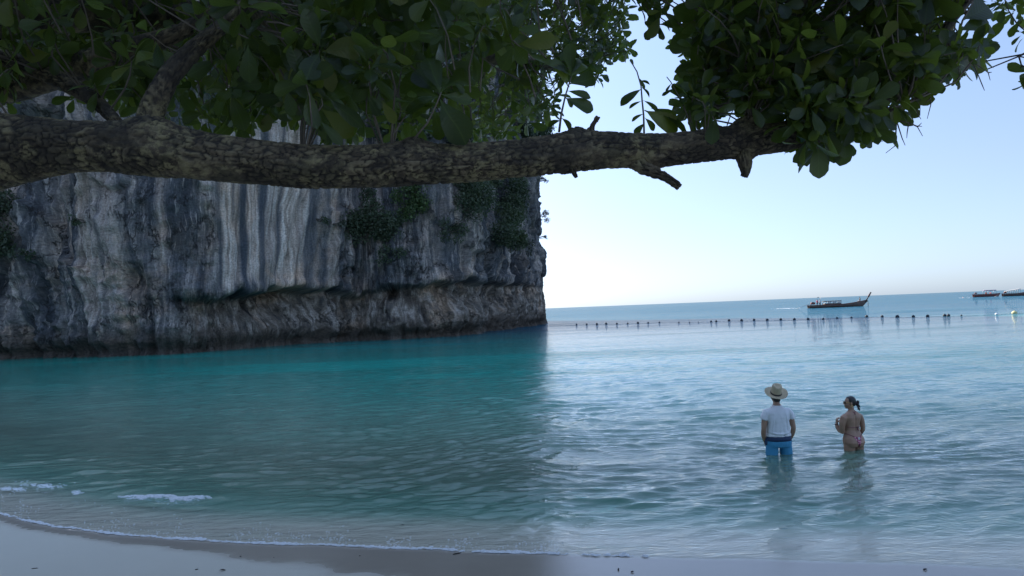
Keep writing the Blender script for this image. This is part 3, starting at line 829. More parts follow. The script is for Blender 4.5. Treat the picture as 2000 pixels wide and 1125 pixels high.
link('trunk', me, M_bark, tree)

branch_nodes = []
def branch(pts, rads, hi=False, name='branch', seed=0, label=None, bark=None):
    W = [Vector(p) for p in pts]
    me, c_, _ = limb_mesh(name, [tl(p) for p in W], rads, .012 if hi else .05, 44 if hi else 12, (1.0 if hi else .6) if bark is None else bark, (), seed, .035)
    o = link(name, me, M_bark, tree, label=label)
    for q in c_[::max(1, len(c_) // 14)]: branch_nodes.append(Vector(q) + tbase)
    return o
for q in limb_c[::60]: branch_nodes.append(Vector(q) + tbase)
def PB(L): return [P(*p) for p in L]
branch(PB([(285, 262, 3.45), (292, 225, 3.45), (312, 175, 3.45), (350, 122, 3.5), (400, 78, 3.55), (450, 38, 3.6), (490, -10, 3.7), (560, -120, 3.9), (640, -260, 4.2)]),
       [.075, .062, .058, .052, .045, .034, .03, .022, .01], True, seed=21, label='pale lichened branch rising from the limb')
branch(PB([(-300, 160, 4.6), (-80, 185, 4.4), (30, 172, 4.3), (130, 140, 4.2), (220, 104, 4.1), (300, 82, 4.1), (380, 52, 4.2), (480, -30, 4.3), (600, -200, 4.5)]),
       [.12, .10, .09, .085, .08, .06, .045, .03, .012], True, seed=22, label='dark brown branch in the canopy shade')
branch(PB([(-320, 60, 4.3), (-60, 100, 4.1), (30, 118, 4.0), (110, 152, 4.0), (180, 190, 3.9), (230, 240, 3.6)]), [.07, .055, .05, .05, .045, .03], True, seed=23)
branch([(-5.0, 3.8, 4.4), (-3.2, 5.2, 5.2), (-1.4, 6.8, 5.6), (.2, 8.4, 5.8), (1.2, 10, 6.2)], [.2, .15, .11, .07, .02], seed=24)
branch([(-4.4, 4.3, 5.4), (-2.2, 4.8, 5.6), (-.4, 5.2, 5.8), (1.4, 5.6, 5.6), (3.2, 5.8, 5.4), (4.2, 6, 5.2)], [.16, .13, .1, .08, .05, .015], seed=25)
branch([(-5.2, 3.5, 3.6), (-4.2, 2.0, 4.8), (-2.6, .6, 5.6), (-.8, -1.0, 6.2)], [.2, .13, .09, .02], seed=26)
branch([(-5.4, 3.4, 2.8), (-6.6, 1.8, 4.2), (-7.6, -.6, 5.6)], [.2, .12, .03], seed=27)
branch(PB([(1452, 262, 3.95), (1470, 215, 4.0), (1500, 130, 4.2), (1560, 30, 4.6), (1640, -120, 5.0)]), [.04, .03, .026, .02, .008], seed=28)
branch(PB([(1600, 255, 4.05), (1660, 190, 4.4), (1720, 60, 4.9), (1760, -100, 5.4)]), [.05, .035, .025, .01], seed=29)
branch(PB([(1640, 250, 4.1), (1690, 235, 4.0), (1740, 215, 3.95), (1765, 205, 3.9)]), [.03, .018, .012, .006], seed=30)
branch(PB([(1780, 140, 4.45), (1860, 40, 4.4), (1950, -60, 4.6), (2080, -160, 5.0)]), [.03, .022, .016, .008], seed=31)
branch(PB([(2200, 60, 5.4), (2100, 70, 5.2), (2030, 90, 5.1), (1990, 110, 5.0)]), [.03, .022, .014, .006], seed=32)

# broken stubs and hanging bark under the limb
def stub(pts, rads, seed, label):
    return branch(PB(pts), rads, True, 'broken_stub', seed, label, 1.5)
stub([(1235, 312, 3.83), (1262, 330, 3.76), (1290, 341, 3.72), (1312, 352, 3.7), (1327, 365, 3.68)], [.05, .042, .03, .024, .022], 41, 'stub pointing down to the right')
stub([(1452, 295, 3.93), (1455, 318, 3.88), (1457, 332, 3.87), (1453, 345, 3.87)], [.05, .045, .032, .018], 42, 'knobby scar hanging under the limb')
stub([(1152, 262, 3.8), (1158, 246, 3.8), (1168, 228, 3.8)], [.03, .014, .014], 43, 'short upright stub on top of the limb')
stub([(1118, 325, 3.76), (1122, 338, 3.75), (1126, 347, 3.75)], [.025, .018, .006], 44, 'ragged bark tip under the limb')
stub([(1438, 262, 3.95), (1452, 240, 3.94), (1468, 232, 3.94)], [.05, .045, .03], 45, 'burl on top of the limb')

# ---- leaves
def leaf_shape(rows):
    t = np.array(rows); wd = np.interp(t, [0, .08, .2, .4, .62, .82, .94, 1.0], [.012, .015, .07, .17, .245, .25, .15, .02])
    V = []; FL = []
    for a, w_ in zip(t, wd):
        z0 = -.16 * a * a
        V += [(a, -w_, z0 + w_ * .22), (a, 0, z0), (a, w_, z0 + w_ * .22)]; FL += [(a, -w_), (a, 0), (a, w_)]
    F = []
    for i in range(len(t) - 1):
        F += [(3 * i, 3 * i + 3, 3 * i + 4, 3 * i + 1), (3 * i + 1, 3 * i + 4, 3 * i + 5, 3 * i + 2)]
    return np.array(V, float), np.array(F), np.array(FL)
LV, LF, LFL = leaf_shape([0, .1, .3, .5, .68, .82, .93, 1.0])
SV, SF, SFL = leaf_shape([0, .35, .7, .9, 1.0])

leaves = []       # position, direction, normal, length, width factor, near?
def add_leaf(p, d, n, L, w=1.0): leaves.append((np.array(p), np.array(d), np.array(n), L, w))
def rosette(c, axis, rr, n=7, L=.18, spread=(45, 105), wilt=.25):
    ax = np.array(axis, float); ax /= np.linalg.norm(ax)
    a = np.cross(ax, (0.3, 0.2, 0.9)); a /= np.linalg.norm(a); b_ = np.cross(ax, a)
    ph0 = rr.uniform(0, 6.28)
    for k in range(n):
        ph = ph0 + 2.4 * k; sp_ = R(spread[0] + (spread[1] - spread[0]) * (k / max(1, n - 1)) + rr.normal(0, 8))
        rad = a * math.cos(ph) + b_ * math.sin(ph)
        d = ax * math.cos(sp_) + rad * math.sin(sp_); d[2] -= wilt * rr.random(); d /= np.linalg.norm(d)
        nn = ax * math.sin(sp_) - rad * math.cos(sp_) + rr.normal(0, .25, 3); nn -= d * nn.dot(d); nn /= np.linalg.norm(nn)
        l_ = L * rr.uniform(.65, 1.15) * (.75 + .35 * k / n)
        add_leaf(np.array(c) + d * .012 - ax * .01 * k, d, nn, l_, rr.uniform(.85, 1.15))

def inside(px, py, poly):
    ins = False; j = len(poly) - 1
    for i in range(len(poly)):
        xi, yi = poly[i]; xj, yj = poly[j]
        if (yi > py) != (yj > py) and px < (xj - xi) * (py - yi) / (yj - yi) + xi: ins = not ins
        j = i
    return ins
def inset(px, py, poly, r_):
    if not inside(px, py, poly): return False
    for k in range(8):
        if not inside(px + r_ * math.cos(k * .785), py + r_ * math.sin(k * .785), poly): return False
    return True

twig_mb = MB()
def fill(poly, n, d0, d1, L, rr, holes=(), margin=.45, leaves_n=(6, 9), twig=True, big_bias=0):
    xs_p = [p[0] for p in poly]; ys_p = [p[1] for p in poly]; k = 0; tries = 0
    while k < n and tries < n * 40:
        tries += 1
        px = rr.uniform(min(xs_p), max(xs_p)); py = rr.uniform(max(min(ys_p), -560), max(ys_p)); d = rr.uniform(d0, d1)
        l_ = rr.uniform(*L); r_ = l_ * 1333 / d * margin
        if not inset(px, py, poly, r_): continue
        if any(inside(px, py, h) or not inset(px, py, [(-9e3, -9e3), (9e3, -9e3), (9e3, 9e3), (-9e3, 9e3)], 1) or
               any(inside(px + r_ * 1.3 * math.cos(q * .785), py + r_ * 1.3 * math.sin(q * .785), h) for q in range(8)) for h in holes): continue
        k += 1
        c = P(px, py, d)
        ax = Vector((rr.normal(0, .7), rr.normal(-.25, .6), rr.normal(.25, .6)))
        rosette(c, ax, rr, rr.integers(*leaves_n), l_)
        if twig:
            axn = ax.normalized()
            nb_ = min(branch_nodes, key=lambda q: (q - c).length); dv = (nb_ - c); ln = dv.length; dv = dv.normalized()
            e = c + (dv - axn * .5).normalized() * min(.22, ln * .5); e2 = e + (nb_ - e) * (1.0 if ln < .6 else .25)
            twig_mb.tube([tl(c), tl(c - axn * .05 + dv * .05), tl(e), tl(e2)], [.003, .004, .005, .006], 4, False)

rr = np.random.default_rng(77)
polyA = [(-400, -700), (1200, -700), (1130, -20), (1090, 40), (1060, 90), (1030, 125), (985, 118), (940, 150), (925, 205), (890, 255), (830, 276), (760, 282), (700, 285), (640, 282), (592, 268), (560, 240), (520, 262), (450, 262), (380, 250),
         (310, 245), (275, 236), (255, 215), (215, 206), (200, 236), (150, 232), (60, 218), (-100, 205), (-400, 190)]
holes = [[(55, 140), (125, 145), (120, 195), (80, 185)], [(560, 240), (600, 235), (605, 282), (565, 285)], [(145, 205), (205, 208), (200, 235), (150, 238)]]
fill(polyA, 560, 3.3, 5.2, (.12, .20), rr, holes)
fill(polyA, 1200, 5.2, 8.5, (.14, .21), rr, holes)
fill([(-200, -500), (1000, -500), (1000, 60), (900, 150), (600, 200), (150, 130), (-200, 100)], 520, 6.0, 8.5, (.2, .28), rr, twig=False)
fill([(420, 60), (660, 60), (660, 262), (560, 238), (520, 250), (440, 250)], 120, 4.2, 7.5, (.15, .22), rr, holes[1:2], margin=.3, twig=False)
fill([(-60, 0), (230, 0), (300, 120), (310, 235), (260, 205), (200, 190), (130, 200), (-60, 190)], 130, 4.6, 8.0, (.15, .22), rr, holes[:1], margin=.3, twig=False)
for k in range(420):      # unseen low foliage added behind and left of the camera to block light
    x_, y_ = rr.uniform(-9, 1.5), rr.uniform(-7, -1.8)
    rosette((x_, y_, rr.uniform(3.0, 5.6)), (rr.normal(0, .6), rr.normal(0, .6), .6), rr, 6, .3)
fill([(520, -200), (1040, -200), (1040, 60), (1000, 125), (930, 110), (905, 170), (850, 200), (700, 230), (560, 230)], 60, 3.3, 4.4, (.16, .22), rr)
polyB = [(900, -700), (1250, -700), (1226, 15), (1240, 75), (1212, 130), (1195, 172), (1150, 168), (1118, 130), (1105, 190), (1085, 232), (1062, 240), (1035, 272), (900, 282), (885, 210), (950, 100)]
fill(polyB, 900, 8.0, 12.0, (.15, .22), rr, margin=.4, twig=True)
fill([(1150, -40), (1238, -40), (1243, 60), (1225, 110), (1170, 110)], 30, 8, 10, (.12, .17), rr, margin=.2)
polyE = [(1222, -500), (1345, -500), (1328, 10), (1302, 52), (1286, 74), (1262, 56), (1254, 30), (1226, 22)]
fill(polyE, 75, 4.2, 5.2, (.12, .16), rr, margin=.35)
polyC = [(1325, -700), (1340, -10), (1322, 60), (1312, 92), (1330, 120), (1308, 160), (1330, 175), (1342, 200), (1365, 242), (1388, 250), (1402, 222), (1402, 178), (1438, 182), (1448, 226), (1482, 224), (1502, 188), (1516, 188),
         (1530, 230), (1532, 296), (1580, 304), (1600, 318), (1628, 296), (1656, 300), (1682, 276), (1716, 264), (1722, 234), (1782, 230), (1795, 190), (1830, 162), (1866, 150), (1906, 130), (1952, 90), (1945, 20), (1935, -700)]
chole = [[(1850, 20), (1880, 22), (1872, 60), (1855, 62)], [(1880, 25), (1905, 30), (1900, 50), (1880, 48)]]
fill(polyC, 820, 3.7, 5.4, (.13, .20), rr, chole, margin=.45)
fill(polyC, 1000, 5.4, 7.5, (.15, .22), rr, chole, margin=.5)
fill([(1522, 180), (1532, 284), (1600, 296), (1660, 280), (1716, 246), (1730, 212), (1600, 150)], 70, 3.55, 4.7, (.12, .19), rr, margin=.25, twig=False)
fill([(1330, 150), (1342, 240), (1398, 246), (1402, 180), (1442, 150)], 34, 3.7, 5.0, (.10, .15), rr, margin=.25)
fill([(1400, 130), (1535, 130), (1522, 182), (1488, 222), (1448, 222), (1436, 180)], 44, 3.7, 5.2, (.10, .15), rr, margin=.25)
fill([(1700, 120), (1722, 215), (1772, 212), (1792, 180), (1830, 162), (1906, 128), (1900, 60)], 50, 3.7, 5.2, (.11, .16), rr, margin=.3)
polyD = [(1925, -700), (2500, -700), (2500, 260), (2080, 210), (2000, 165), (1964, 135), (1956, 98), (1962, 45), (1925, 0)]
fill(polyD, 240, 4.6, 7.0, (.12, .17), rr, margin=.35)
# the rest of the crown: overhead, behind and to the left, all out of frame, added for shading
for k in range(1150):
    x_, y_ = rr.uniform(-11, 7), rr.uniform(-6, 8)
    if (x_ + 2) ** 2 / 90 + (y_ - 1) ** 2 / 70 > 1: continue
    z_ = rr.uniform(5.2, 8.0) - .02 * ((x_ + 2) ** 2 + (y_ - 1) ** 2)
    if y_ > 1 and (z_ - CAM_H) / y_ < .62 and x_ > -y_ * .9: continue
    rosette((x_, y_, z_), (rr.normal(0, .5), rr.normal(0, .5), .8), rr, 6, .3)
for k in range(320):      # outer foliage on the left beyond the frame, added for more shade
    y_ = rr.uniform(-2, 7); x_ = -y_ * .95 - rr.uniform(1.2, 4.5) if y_ > 0 else rr.uniform(-10, -4)
    rosette((x_, y_, rr.uniform(3.4, 6)), (rr.normal(), rr.normal(), .5), rr, 6, .28)

# sprigs standing on the limb: a stem and leaves at the places where they are seen
def aim(p0, p1, face, L=None, w=1.0):
    """a leaf from p0 to p1 (both world points), its face turned towards `face`"""
    d = (p1 - p0); L_ = d.length; d.normalize(); n_ = Vector(face) - d * Vector(face).dot(d); n_.normalize()
    add_leaf(p0, d, n_, L_, w)
def sprig(stem, leaf_list, r0=.006, depth=None):
    pts = PB(stem); twig_mb.tube([tl(p) for p in pts], [r0 * (1.2 - .7 * i / len(pts)) for i in range(len(pts))], 5, True)
    dflt = stem[0][2]
    for (x0, y0, x1, y1, w_, dz) in leaf_list:
        a = P(x0, y0, dflt); b_ = P(x1, y1, dflt + dz)
        aim(a, b_, (-.2 * (1 if rr.random() > .5 else -1), -1, .3 + rr.normal(0, .25)), w=w_)
sprig([(808, 272, 3.5), (835, 240, 3.48), (852, 205, 3.46), (862, 180, 3.45)],
      [(860, 182, 838, 106, 1.15, -.03), (858, 182, 806, 138, 1.0, .05), (855, 190, 792, 200, .95, -.05), (858, 190, 776, 150, .9, .1), (862, 180, 880, 142, 1.0, .04), (862, 184, 922, 196, .8, .05),
       (858, 195, 904, 262, 1.3, -.06), (850, 205, 800, 225, .8, .06), (868, 170, 932, 132, .9, .12), (870, 175, 890, 178, 1.1, .02), (846, 212, 868, 272, 1.0, .05), (885, 160, 908, 178, .9, 0)], .005)
sprig([(1092, 258, 3.8), (1096, 225, 3.8), (1104, 188, 3.8), (1116, 150, 3.8)],
      [(1096, 230, 1124, 252, 1.1, .05), (1102, 190, 1160, 214, .85, .04), (1108, 178, 1150, 182, .7, -.04), (1110, 170, 1090, 120, .9, .03), (1116, 150, 1068, 102, .9, .05), (1116, 148, 1112, 84, .85, 0),
       (1116, 148, 1132, 96, .9, .05), (1110, 165, 1168, 148, .9, .08), (1098, 215, 1070, 196, .8, .06), (1096, 235, 1068, 240, .9, .02), (1116, 150, 1145, 108, 1.0, .05), (1105, 190, 1120, 206, 1, 0)], .006)
sprig([(1258, 260, 3.85), (1257, 225, 3.85), (1254, 195, 3.85), (1252, 168, 3.85), (1244, 140, 3.85), (1232, 120, 3.85)],
      [(1254, 174, 1211, 196, .95, 0), (1252, 170, 1276, 186, .6, .05), (1248, 158, 1272, 160, .7, .03), (1246, 150, 1262, 172, .6, 0), (1254, 197, 1226, 208, .6, .04), (1256, 196, 1290, 212, .75, 0),
       (1258, 216, 1326, 244, 1.0, -.04), (1258, 222, 1232, 232, .8, .02), (1259, 230, 1282, 250, 1.0, 0), (1259, 240, 1238, 262, 1.0, .02), (1272, 212, 1340, 232, .9, .05), (1238, 132, 1232, 112, .6, 0), (1290, 222, 1352, 246, .9, 0)], .005)
sprig([(1350, 255, 3.9), (1342, 225, 3.9), (1330, 195, 3.9), (1310, 160, 3.9), (1302, 150, 3.9)],
      [(1318, 172, 1292, 186, .5, .03), (1312, 162, 1300, 178, .5, 0), (1330, 195, 1312, 168, .8, .02), (1335, 205, 1376, 210, 1.2, 0), (1345, 235, 1360, 258, 1.0, 0), (1330, 200, 1320, 160, 1.1, 0), (1340, 215, 1372, 172, 1.1, .1)], .004)
sprig([(1420, 245, 3.92), (1428, 222, 3.92), (1436, 208, 3.9)], [], .003)
sprig([(1402, 212, 3.92), (1418, 205, 3.92), (1428, 190, 3.9), (1433, 172, 3.9)], [], .003)
# large sprays at the right edge of the crown
sprig([(1852, 100, 4.1), (1868, 78, 4.1), (1880, 40, 4.1), (1900, 5, 4.1)],
      [(1872, 60, 1950, 32, 1.15, 0), (1868, 78, 1946, 96, 1.25, -.05), (1860, 90, 1904, 126, 1.35, 0), (1880, 40, 1940, 5, 1.2, .05), (1850, 100, 1800, 108, 1.1, 0), (1878, 48, 1835, 20, 1.1, .05)], .007)
sprig([(1752, 128, 4.0), (1780, 118, 4.0), (1800, 104, 4.0)],
      [(1792, 112, 1790, 62, 1.2, 0), (1795, 112, 1862, 150, 1.15, 0), (1790, 115, 1848, 148, 1.1, -.1), (1785, 120, 1812, 190, 1.2, 0), (1780, 122, 1742, 128, .8, .04), (1800, 105, 1850, 92, 1.2, 0), (1780, 122, 1828, 162, 1.0, 0)], .006)
sprig([(1700, 225, 4.0), (1722, 215, 4.0), (1742, 208, 4.0)],
      [(1742, 206, 1780, 230, .9, 0), (1738, 206, 1750, 244, .7, 0), (1760, 215, 1788, 228, .7, .05), (1735, 205, 1720, 262, 1, 0)], .005)
sprig([(1570, 270, 3.95), (1590, 285, 3.93), (1600, 290, 3.92)], [(1596, 270, 1601, 348, .95, 0), (1610, 275, 1626, 318, .7, 0), (1580, 270, 1566, 304, .9, 0), (1650, 262, 1655, 302, 1.2, 0), (1690, 250, 1692, 280, 1.0, 0)], .005)
# glimpsed hanging leaves in the shade on the left
sprig([(425, 55, 3.5), (455, 62, 3.45), (485, 75, 3.42)],
      [(468, 60, 464, 100, .75, 0), (480, 85, 440, 130, 1.2, .05), (485, 88, 484, 150, 1.05, -.03), (505, 60, 540, 78, 1.0, 0), (470, 60, 500, 96, .8, .04)], .004)
sprig([(640, 62, 3.45), (655, 78, 3.45), (645, 66, 3.4)], [(636, 58, 676, 50, 1.2, 0), (650, 76, 668, 134, 1.1, 0), (642, 72, 612, 114, .8, .03), (592, 76, 566, 72, 1.0, 0)], .004)
sprig([(612, 232, 3.4), (630, 205, 3.4), (628, 192, 3.4)],
      [(626, 196, 560, 155, .75, 0), (618, 232, 630, 270, .7, 0), (625, 235, 668, 282, .65, 0), (640, 190, 700, 240, .7, 0), (632, 192, 604, 174, .8, 0), (720, 188, 736, 224, .9, 0), (722, 186, 748, 210, .8, 0), (745, 195, 768, 236, .9, 0)], .004)
sprig([(985, 15, 3.8), (1000, 40, 3.8), (1010, 60, 3.8)],
      [(1008, 58, 1058, 58, 1.15, 0), (1000, 60, 1036, 98, 1.2, 0), (995, 62, 992, 108, 1.3, 0), (992, 60, 972, 106, 1.1, .02), (1000, 40, 1030, 20, 1.4, 0), (1005, 45, 1025, 0, 1.2, 0)], .005)

# dead flower stalks hanging in the air at the right
def dead_twig(pts_list, label):
    mb = MB()
    for L in pts_list: mb.tube([tl(p) for p in PB(L)], [.0042] + [.003] * (len(L) - 2) + [.0016], 5)
    link('dead_twig', mb.mesh('dead_twig'), M_twig, tree, label=label)
D1 = 4.05
dead_twig([[(1742, 196, D1), (1751, 215, D1), (1751, 235, D1)], [(1751, 235, D1), (1775, 240, D1), (1792, 248, D1), (1802, 266, D1)], [(1792, 248, D1), (1800, 240, D1)], [(1775, 240, D1), (1772, 258, D1), (1771, 270, D1)],
           [(1751, 235, D1), (1738, 262, D1), (1722, 277, D1)], [(1738, 262, D1), (1740, 280, D1)], [(1751, 235, D1), (1750, 282, D1)], [(1751, 235, D1), (1762, 270, D1), (1768, 284, D1)],
           [(1751, 235, D1), (1748, 285, D1), (1730, 299, D1)], [(1775, 240, D1), (1790, 246, D1), (1801, 247, D1)]], 'many-forked bare stalk')
dead_twig([[(1706, 228, D1), (1718, 230, D1), (1722, 240, D1), (1725, 247, D1)], [(1718, 230, D1), (1715, 240, D1)]], 'short bare stalk')
dead_twig([[(1788, 186, D1), (1790, 205, D1), (1792, 222, D1), (1799, 233, D1)], [(1789, 196, D1), (1797, 206, D1), (1797, 226, D1)]], 'thin straight bare stalk')
dead_twig([[(1819, 178, D1), (1818, 192, D1), (1818, 205, D1), (1811, 232, D1)], [(1818, 192, D1), (1806, 202, D1)]], 'curved bare stalk')
dead_twig([[(1900, 122, D1), (1912, 150, D1), (1918, 165, D1), (1923, 177, D1)], [(1900, 122, D1), (1920, 134, D1), (1930, 142, D1), (1934, 157, D1)], [(1930, 142, D1), (1937, 141, D1)],
           [(1900, 122, D1), (1885, 138, D1), (1874, 147, D1)], [(1874, 147, D1), (1872, 130, D1)]], 'forked bare stalk')

# ---- leaf objects: the 300 that show largest one by one, the rest as one mass
def frame(d, n): 
    s_ = np.cross(n, d); return s_
camp = np.array([0, 0, CAM_H])
inv_cam = np.array(CM.inverted())
def proj(p):
    q = inv_cam @ np.array([p[0], p[1], p[2], 1.0]); 
    if q[2] > -.3: return None
    return 1000 + q[0] / -q[2] * 1333, 562.5 - q[1] / -q[2] * 1333, -q[2]
score = []
front_depth = {}
info = []
for i, (p, d, n, L, w_) in enumerate(leaves):
    q = proj(p + d * L * .5); s_ = 0
    if q and -20 < q[0] < 2020 and -10 < q[1] < 400:
        key = (int(q[0] // 18), int(q[1] // 18)); front_depth[key] = min(front_depth.get(key, 99), q[2])
        s_ = L / q[2] * (abs(np.dot(n, (p - camp) / np.linalg.norm(p - camp))) + .2)
        info.append((i, s_, key, q[2]))
cand = [(s_, i) for i, s_, key, z_ in info if z_ < front_depth[key] + .12]
cand.sort(reverse=True)
single = set(i for _, i in cand[:300])
base_me = new_mesh('leaf', LV, LF); uvattr(base_me, LFL); fattr(base_me, 'tint', np.zeros(len(LV))); base_me.materials.append(M_leaf)
alt = []
for bend, tw in ((0, 0), (.18, .12), (-.1, -.1), (.3, .05)):      # four slightly different blades
    V_ = LV.copy(); V_[:, 2] -= bend * V_[:, 0] ** 2; V_[:, 2] += tw * V_[:, 0] * V_[:, 1] * 2; V_[:, 1] += .012 * np.sin(V_[:, 0] * 9 + tw * 30)
    me_ = new_mesh('leaf', V_, LF); uvattr(me_, LFL); fattr(me_, 'tint', np.zeros(len(LV))); me_.materials.append(M_leaf); alt.append(me_)
tb = np.array(tbase)
SVs, SFs, STs, SUs = [], [], [], []; off = 0
for i, (p, d, n, L, w_) in enumerate(leaves):
    s_ = np.cross(n, d)
    if i in single:
        o = bpy.data.objects.new('leaf', alt[i % 4]); COL.objects.link(o); o.parent = tree
        M4 = Matrix(((d[0] * L, s_[0] * L * w_, n[0] * L, p[0] - tb[0]), (d[1] * L, s_[1] * L * w_, n[1] * L, p[1] - tb[1]), (d[2] * L, s_[2] * L * w_, n[2] * L, p[2] - tb[2]), (0, 0, 0, 1)))
        o.matrix_local = M4
    else:
        near_ = p[1] < 6 and p[1] > 2.5
        B, FB, FLB = (LV, LF, LFL) if near_ else (SV, SF, SFL)
        bend = hash2(np.array([i]), np.array([3]), 5)[0] * .3
        Vb = B.copy(); Vb[:, 2] -= bend * Vb[:, 0] ** 2
        V_ = p - tb + (Vb[:, :1] * d + Vb[:, 1:2] * s_ * w_ + Vb[:, 2:3] * n) * L
        SVs.append(V_); SFs.append(FB + off); off += len(B); SUs.append(FLB)
        STs.append(np.full(len(B), hash2(np.array([i]), np.array([1]), 5)[0]))
me = new_mesh('foliage', np.concatenate(SVs), np.concatenate(SFs))
fattr(me, 'tint', np.concatenate(STs)); uvattr(me, np.concatenate(SUs))
link('foliage', me, M_leaf, tree, kind='stuff')
link('twigs', twig_mb.mesh('twigs'), M_twig, tree, kind='stuff')
print('LEAVES', len(leaves), 'foliage tris', sum(len(f) for f in SFs) * 2)
# ------------------------------------------------------------------ people
def skin_mat(name, col):
    m, nt, b = material(name)
    tc = N(nt, 'ShaderNodeTexCoord')
    n_ = noise_tex(nt, tc.outputs['Object'], 9, 4)
    nt.links.new(ramp(nt, n_, [(0.3, tuple(v * .85 for v in col)), (0.7, tuple(v * 1.12 for v in col))]), b.inputs['Base Color'])
    b.inputs['Roughness'].default_value = 0.5
    b.inputs['Subsurface Weight'].default_value = 0.12; b.inputs['Subsurface Radius'].default_value = (.02, .008, .004); b.inputs['Subsurface Scale'].default_value = .5
    return m
M_skin_m = skin_mat('skin_tanned', (0.34, 0.195, 0.13))
M_skin_w = skin_mat('skin_brown', (0.36, 0.205, 0.135))
M_hair = plain('dark_hair', (0.016, 0.013, 0.013), 0.4, 0.4, 60, .5)
def cloth(name, col, rough=0.8, fold=0.5, scale=9):
    m, nt, b = material(name)
    tc = N(nt, 'ShaderNodeTexCoord'); ob = tc.outputs['Object']
    n_ = noise_tex(nt, ob, scale, 3, 0.5, 1.2, (1, 1, .35)); w_ = noise_tex(nt, ob, 400, 2)
    nt.links.new(mixc(nt, n_, tuple(v * .9 for v in col), tuple(min(1, v * 1.06) for v in col)), b.inputs['Base Color'])
    b.inputs['Roughness'].default_value = rough
    nt.links.new(bump(nt, mth(nt, 'ADD', n_, mth(nt, 'MULTIPLY', w_, .04)), fold, 0.03), b.inputs['Normal'])
    return m
M_shirt = cloth('white_jersey', (0.74, 0.74, 0.76), .85, .35)
M_shorts = cloth('blue_swim_cloth', (0.05, 0.27, 0.46), .7, .4)
M_navy = cloth('navy_swim_cloth', (0.014, 0.035, 0.09), .7, .4)
M_straw = plain('straw', (0.50, 0.41, 0.27), 0.8, 0.18, 90, .6)
M_band = plain('black_ribbon', (0.012, 0.012, 0.018), 0.6)
M_gold = plain('gold_metal', (0.75, 0.5, 0.18), 0.25, .05, 9, 0, 1.0)
M_black = plain('black_plastic', (0.01, 0.01, 0.012), 0.2)
M_white = plain('white_print', (0.75, 0.72, 0.72), .7)
M_pink = plain('pink_print', (0.55, 0.14, 0.2), .7, .5, 60)

def head_parts(mb, c, yaw, s=1.0, female=False, tilt=0.0):
    """skull, jaw, nose, lips, brow, ears; face looks along +Y turned by yaw"""
    Rm = Matrix.Rotation(yaw, 3, 'Z') @ Matrix.Rotation(tilt, 3, 'X')
    def q(x, y, z): return Vector(c) + Rm @ Vector((x * s, y * s, z * s))
    mb.ball(q(0, -.012, .025), (.074 * s, .094 * s, .092 * s), 18, 12, Rm)
    mb.ball(q(0, .028, -.035), (.058 * s, .062 * s, .078 * s), 14, 10, Rm)
    mb.ball(q(0, .058, -.092), (.026 * s, .024 * s, .022 * s), 10, 8, Rm)
    mb.ball(q(0, .02, -.068), (.052 * s, .058 * s, .036 * s), 12, 8, Rm)
    mb.tube([q(0, .084, .012), q(0, .104, -.022), q(0, .110, -.034)], [.009 * s, .014 * s, .015 * s], 8)
    mb.ball(q(0, .088, -.060), (.022 * s, .010 * s, .007 * s), 8, 6, Rm); mb.ball(q(0, .086, -.072), (.020 * s, .011 * s, .008 * s), 8, 6, Rm)
    for e in (-1, 1):
        mb.ball(q(e * .03, .078, .020), (.022 * s, .010 * s, .008 * s), 8, 6, Rm)
        mb.ball(q(e * .045, .058, -.03), (.018 * s, .02 * s, .02 * s), 8, 6, Rm)
        mb.ball(q(e * .078, -.005, -.015), (.009 * s, .020 * s, .032 * s), 8, 8, Rm)
    return q, Rm

def hand(mb, wrist, palm_dir, palm_n, curl, s=1.0, side=1):
    """palm and five unequal bent fingers; palm_n is the way the palm faces"""
    d = Vector(palm_dir).normalized(); n_ = (Vector(palm_n) - d * Vector(palm_n).dot(d)).normalized(); a = d.cross(n_) * side
    w = Vector(wrist)
    mb.rings([(w, a * .026 * s, n_ * .018 * s), (w + d * .03 * s, a * .034 * s, n_ * .017 * s), (w + d * .08 * s, a * .042 * s, n_ * .014 * s), (w + d * .095 * s, a * .038 * s, n_ * .010 * s)])
    for k, (o, L) in enumerate(((-.031, .070), (-.011, .082), (.011, .077), (.030, .058))):
        p = w + d * .085 * s + a * o * s; dd = d.copy(); pts = [p - d * .02 * s]
        pts.append(p)
        for j in range(3):
            an = curl * (.5 + .45 * j); dd = (d * math.cos(an) + n_ * math.sin(an)).normalized()
            p = p + dd * L * s * (.42, .32, .26)[j]; pts.append(p)
        mb.tube(pts, [.0092 * s, .0090 * s, .0085 * s, .0078 * s, .0065 * s], 8)
    p = w + d * .025 * s - a * .026 * s
    mb.tube([p, p - a * .024 * s + d * .022 * s + n_ * .008 * s, p - a * .03 * s + d * .05 * s + n_ * .018 * s, p - a * .026 * s + d * .07 * s + n_ * .026 * s], [.013 * s, .0115 * s, .010 * s, .008 * s], 8)

